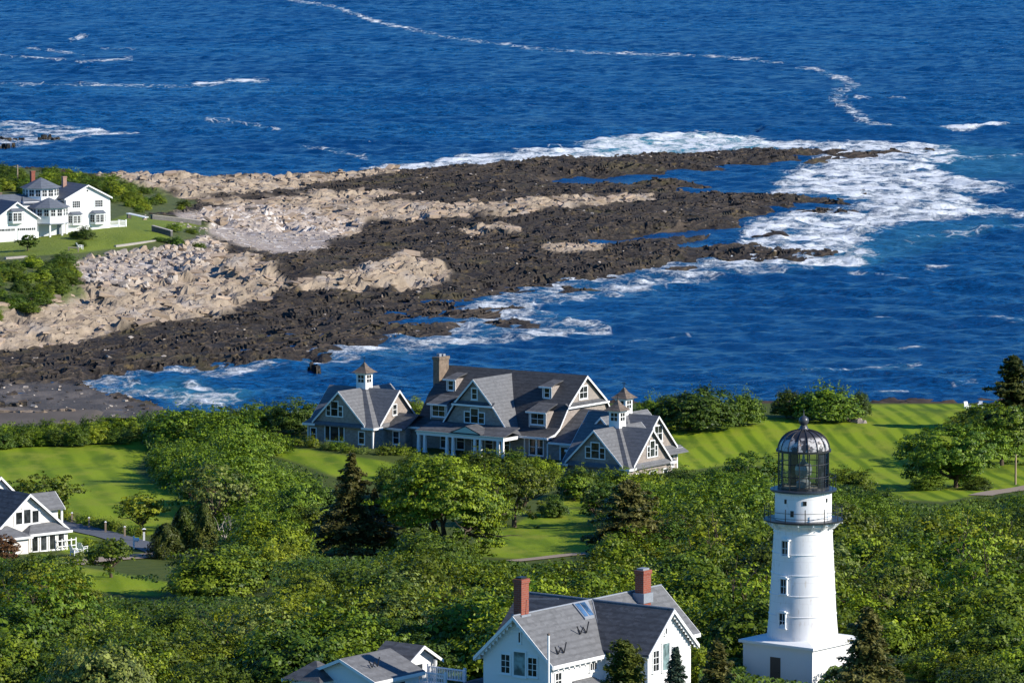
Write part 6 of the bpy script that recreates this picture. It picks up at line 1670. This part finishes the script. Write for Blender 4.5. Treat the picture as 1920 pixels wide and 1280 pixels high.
# rocks on the striped lawn's far border
for i, (px, py, sz) in enumerate(((1596, 789, .5), (1606, 791, .7), (1616, 793, .55), (1412, 785, .5), (1588, 787, .4))):
    x, y, z = gpos(px, py); rg5 = np.random.default_rng(200 + i)
    m = MB().frustum(0, 0, sz, sz * .55, -.2, sz * .8, 7, rg5.random()); m.v = [(a * 1.6 + .15 * rg5.normal() * sz, b + .15 * rg5.normal() * sz, c + .1 * rg5.normal() * sz) for a, b, c in m.v]
    o = m.build('garden_rock', M['stone_pale'], None, (x, y, z)); tag(o, 'pale rock set in the grass at the far border of the striped lawn', 'rock', 'garden rocks on the striped lawn')

# headland: stone walls, boards, table, boulders, outlying rocks
def stone_wall(pts, h, w, label, m='stonewall', cap=True):
    P = [ppos(*q) for q in pts]; t = empty('stone_wall', P[0]); tag(t, label, 'wall')
    b, c = MB(), MB()
    for p, q in zip(P[:-1], P[1:]):
        dx, dy = q[0] - p[0], q[1] - p[1]; l = math.hypot(dx, dy); nx, ny = -dy / l * w / 2, dx / l * w / 2
        for mb, lo, hi, g in ((b, -1.0, h, 1.0), (c, h, h + .12, 1.25)):
            f = [(p[0] - P[0][0], p[1] - P[0][1], p[2] - P[0][2]), (q[0] - P[0][0], q[1] - P[0][1], q[2] - P[0][2])]
            vs = [(a[0] + sx * nx * g, a[1] + sx * ny * g, a[2] + zz) for zz in (lo, hi) for a, sx in ((f[0], -1), (f[1], -1), (f[1], 1), (f[0], 1))]
            mb._add(vs, [(0, 3, 2, 1), (4, 5, 6, 7), (0, 1, 5, 4), (1, 2, 6, 5), (2, 3, 7, 6), (3, 0, 4, 7)])
    b.build('wall', M[m], t)
    if cap: c.build('coping', M['stonetop'], t)
stone_wall([(284, 411), (330, 416), (376, 423)], .9, .6, 'long dark stone wall on the seaward side of the headland lawn')
stone_wall([(286, 434), (322, 444)], 1.2, .8, 'short dark terrace wall with pale coping at the end of the headland lawn')
stone_wall([(216, 463), (268, 456), (306, 451)], .35, .5, 'low pale stone edging along the near side of the headland lawn', 'stonetop', False)
stone_wall([(10, 486), (50, 483)], .4, .6, 'short pale stone edging left of the boulder slope', 'stonetop', False)
x, y, z = ppos(258, 411); t = empty('board_stack', (x, y, z), math.radians(-20)); tag(t, 'white boards lying slanted at the far side of the headland lawn', 'boards')
for k in range(3): MB().slab([(-2.4, -.9 + k * .7, 1.3), (2.2, -.9 + k * .7, .5), (2.2, -.4 + k * .7, .5), (-2.4, -.4 + k * .7, 1.3)], .14).build('board', M['trim'], t)
MB().box(-2.2, -2.0, -.9, 1.0, -.3, 1.15).box(1.6, 1.8, -.9, 1.0, -.3, .45).build('trestle', M['wood'], t)
x, y, z = ppos(138, 471); t = empty('garden_table', (x, y, z)); tag(t, 'small weathered table on the headland lawn', 'table')
MB().box(-1.1, 1.1, -.5, .5, .7, .8).build('tabletop', M['wood'], t)
for a in (-.95, .95):
    for b_ in (-.4, .4): MB().box(a - .07, a + .07, b_ - .07, b_ + .07, -.2, .7).build('leg', M['wood'], t)
lawn_chair(150, 467, 2.0, 'white chair beside the small table on the headland lawn', ppos, 1.3)
# riprap boulders: four shapes, many copies
def boulder(seed):
    import bmesh
    rg6 = np.random.default_rng(seed); bm = bmesh.new(); bmesh.ops.create_cube(bm, size=1.0)
    bmesh.ops.bevel(bm, geom=list(bm.edges), offset=.16, segments=1, affect='EDGES')
    for v in bm.verts: v.co = Vector((v.co.x * 1.25, v.co.y * .95, v.co.z * .75)) + Vector(rg6.normal(size=3) * .085)
    me = bpy.data.meshes.new('boulder'); bm.to_mesh(me); bm.free(); me.polygons.foreach_set('use_smooth', [False] * len(me.polygons))
    a = me.attributes.new('tint', 'FLOAT', 'POINT'); a.data.foreach_set('value', [rg6.random()] * len(me.vertices)); me.materials.append(M['stone_pale'] if seed % 3 else M['stone_tan']); return me
BM_ = [boulder(k) for k in range(300, 306)]
RIP = [(128, 494), (210, 474), (300, 468), (392, 442), (428, 470), (400, 500), (330, 522), (240, 546), (175, 532)]
rr = np.random.default_rng(14); n = 0
while n < 240:
    px, py = rr.uniform(125, 430), rr.uniform(438, 548)
    if not inpoly(px, py, RIP): continue
    x, y, z = ppos(px, py)
    o = link('boulder', BM_[n % 6], None, (x, y, z + .15)); sz = .6 + 1.1 * rr.random() ** 1.6; o.scale = (sz * 1.2, sz, sz)
    o.rotation_euler = (rr.normal() * .35, rr.normal() * .35, rr.random() * 6.28)
    tag(o, 'pale boulder in the riprap bank below the headland lawn', 'boulder', 'riprap boulders below the headland lawn'); n += 1
for i, (px, py, w, lb) in enumerate(((18, 263, 62, 'dark wave washed rock in the surf at the upper left edge'), (92, 261, 46, 'low dark rock right of its neighbour in the upper left surf'), (8, 277, 40, 'dark rock nearest the shore in the upper left surf'), (588, 698, 22, 'small brown rock awash in the cove behind the left pavilion'))):
    x, y, _z = at(px, py, .2); k = y / F; rg7 = np.random.default_rng(400 + i); m = MB()
    L = w * k
    for q in range(5): m.frustum((q - 2) * L * .18, rg7.normal() * 2, L * .2 * (.6 + .5 * rg7.random()), L * .08, -1.5, .7 + 1.0 * rg7.random(), 7, rg7.random())
    m.v = [(a + .25 * rg7.normal(), b_ + .4 * rg7.normal(), c + .12 * rg7.normal()) for a, b_, c in m.v]
    o = m.build('sea_rock', M['stone_dark'], None, (x, y, 0)); tag(o, lb, 'rock')

for i, (px, py, w, lb) in enumerate(((40, 772, 96, 'long brown rock ledge lying on the cove beach behind the hedge'), (110, 770, 60, 'shorter brown ledge at the right end of the ledges on the cove beach'), (20, 757, 60, 'thin dark ledge above the long brown one on the cove beach'))):
    x, y, _z = at(px, py, 1.2); k = y / F; rg7 = np.random.default_rng(420 + i); m = MB(); L = w * k
    for q in range(4): m.frustum((q - 1.5) * L * .24, rg7.normal() * 1.0, L * .2, L * .14, -1.2, .2 + .35 * rg7.random(), 11, rg7.random())
    m.v = [(a + .2 * rg7.normal(), b_ * .6 + .2 * rg7.normal(), c + .08 * rg7.normal()) for a, b_, c in m.v]
    o = m.build('beach_ledge', M['stone_tan' if i < 2 else 'stone_dark'], None, (x, y, 1.0)); tag(o, lb, 'rock')
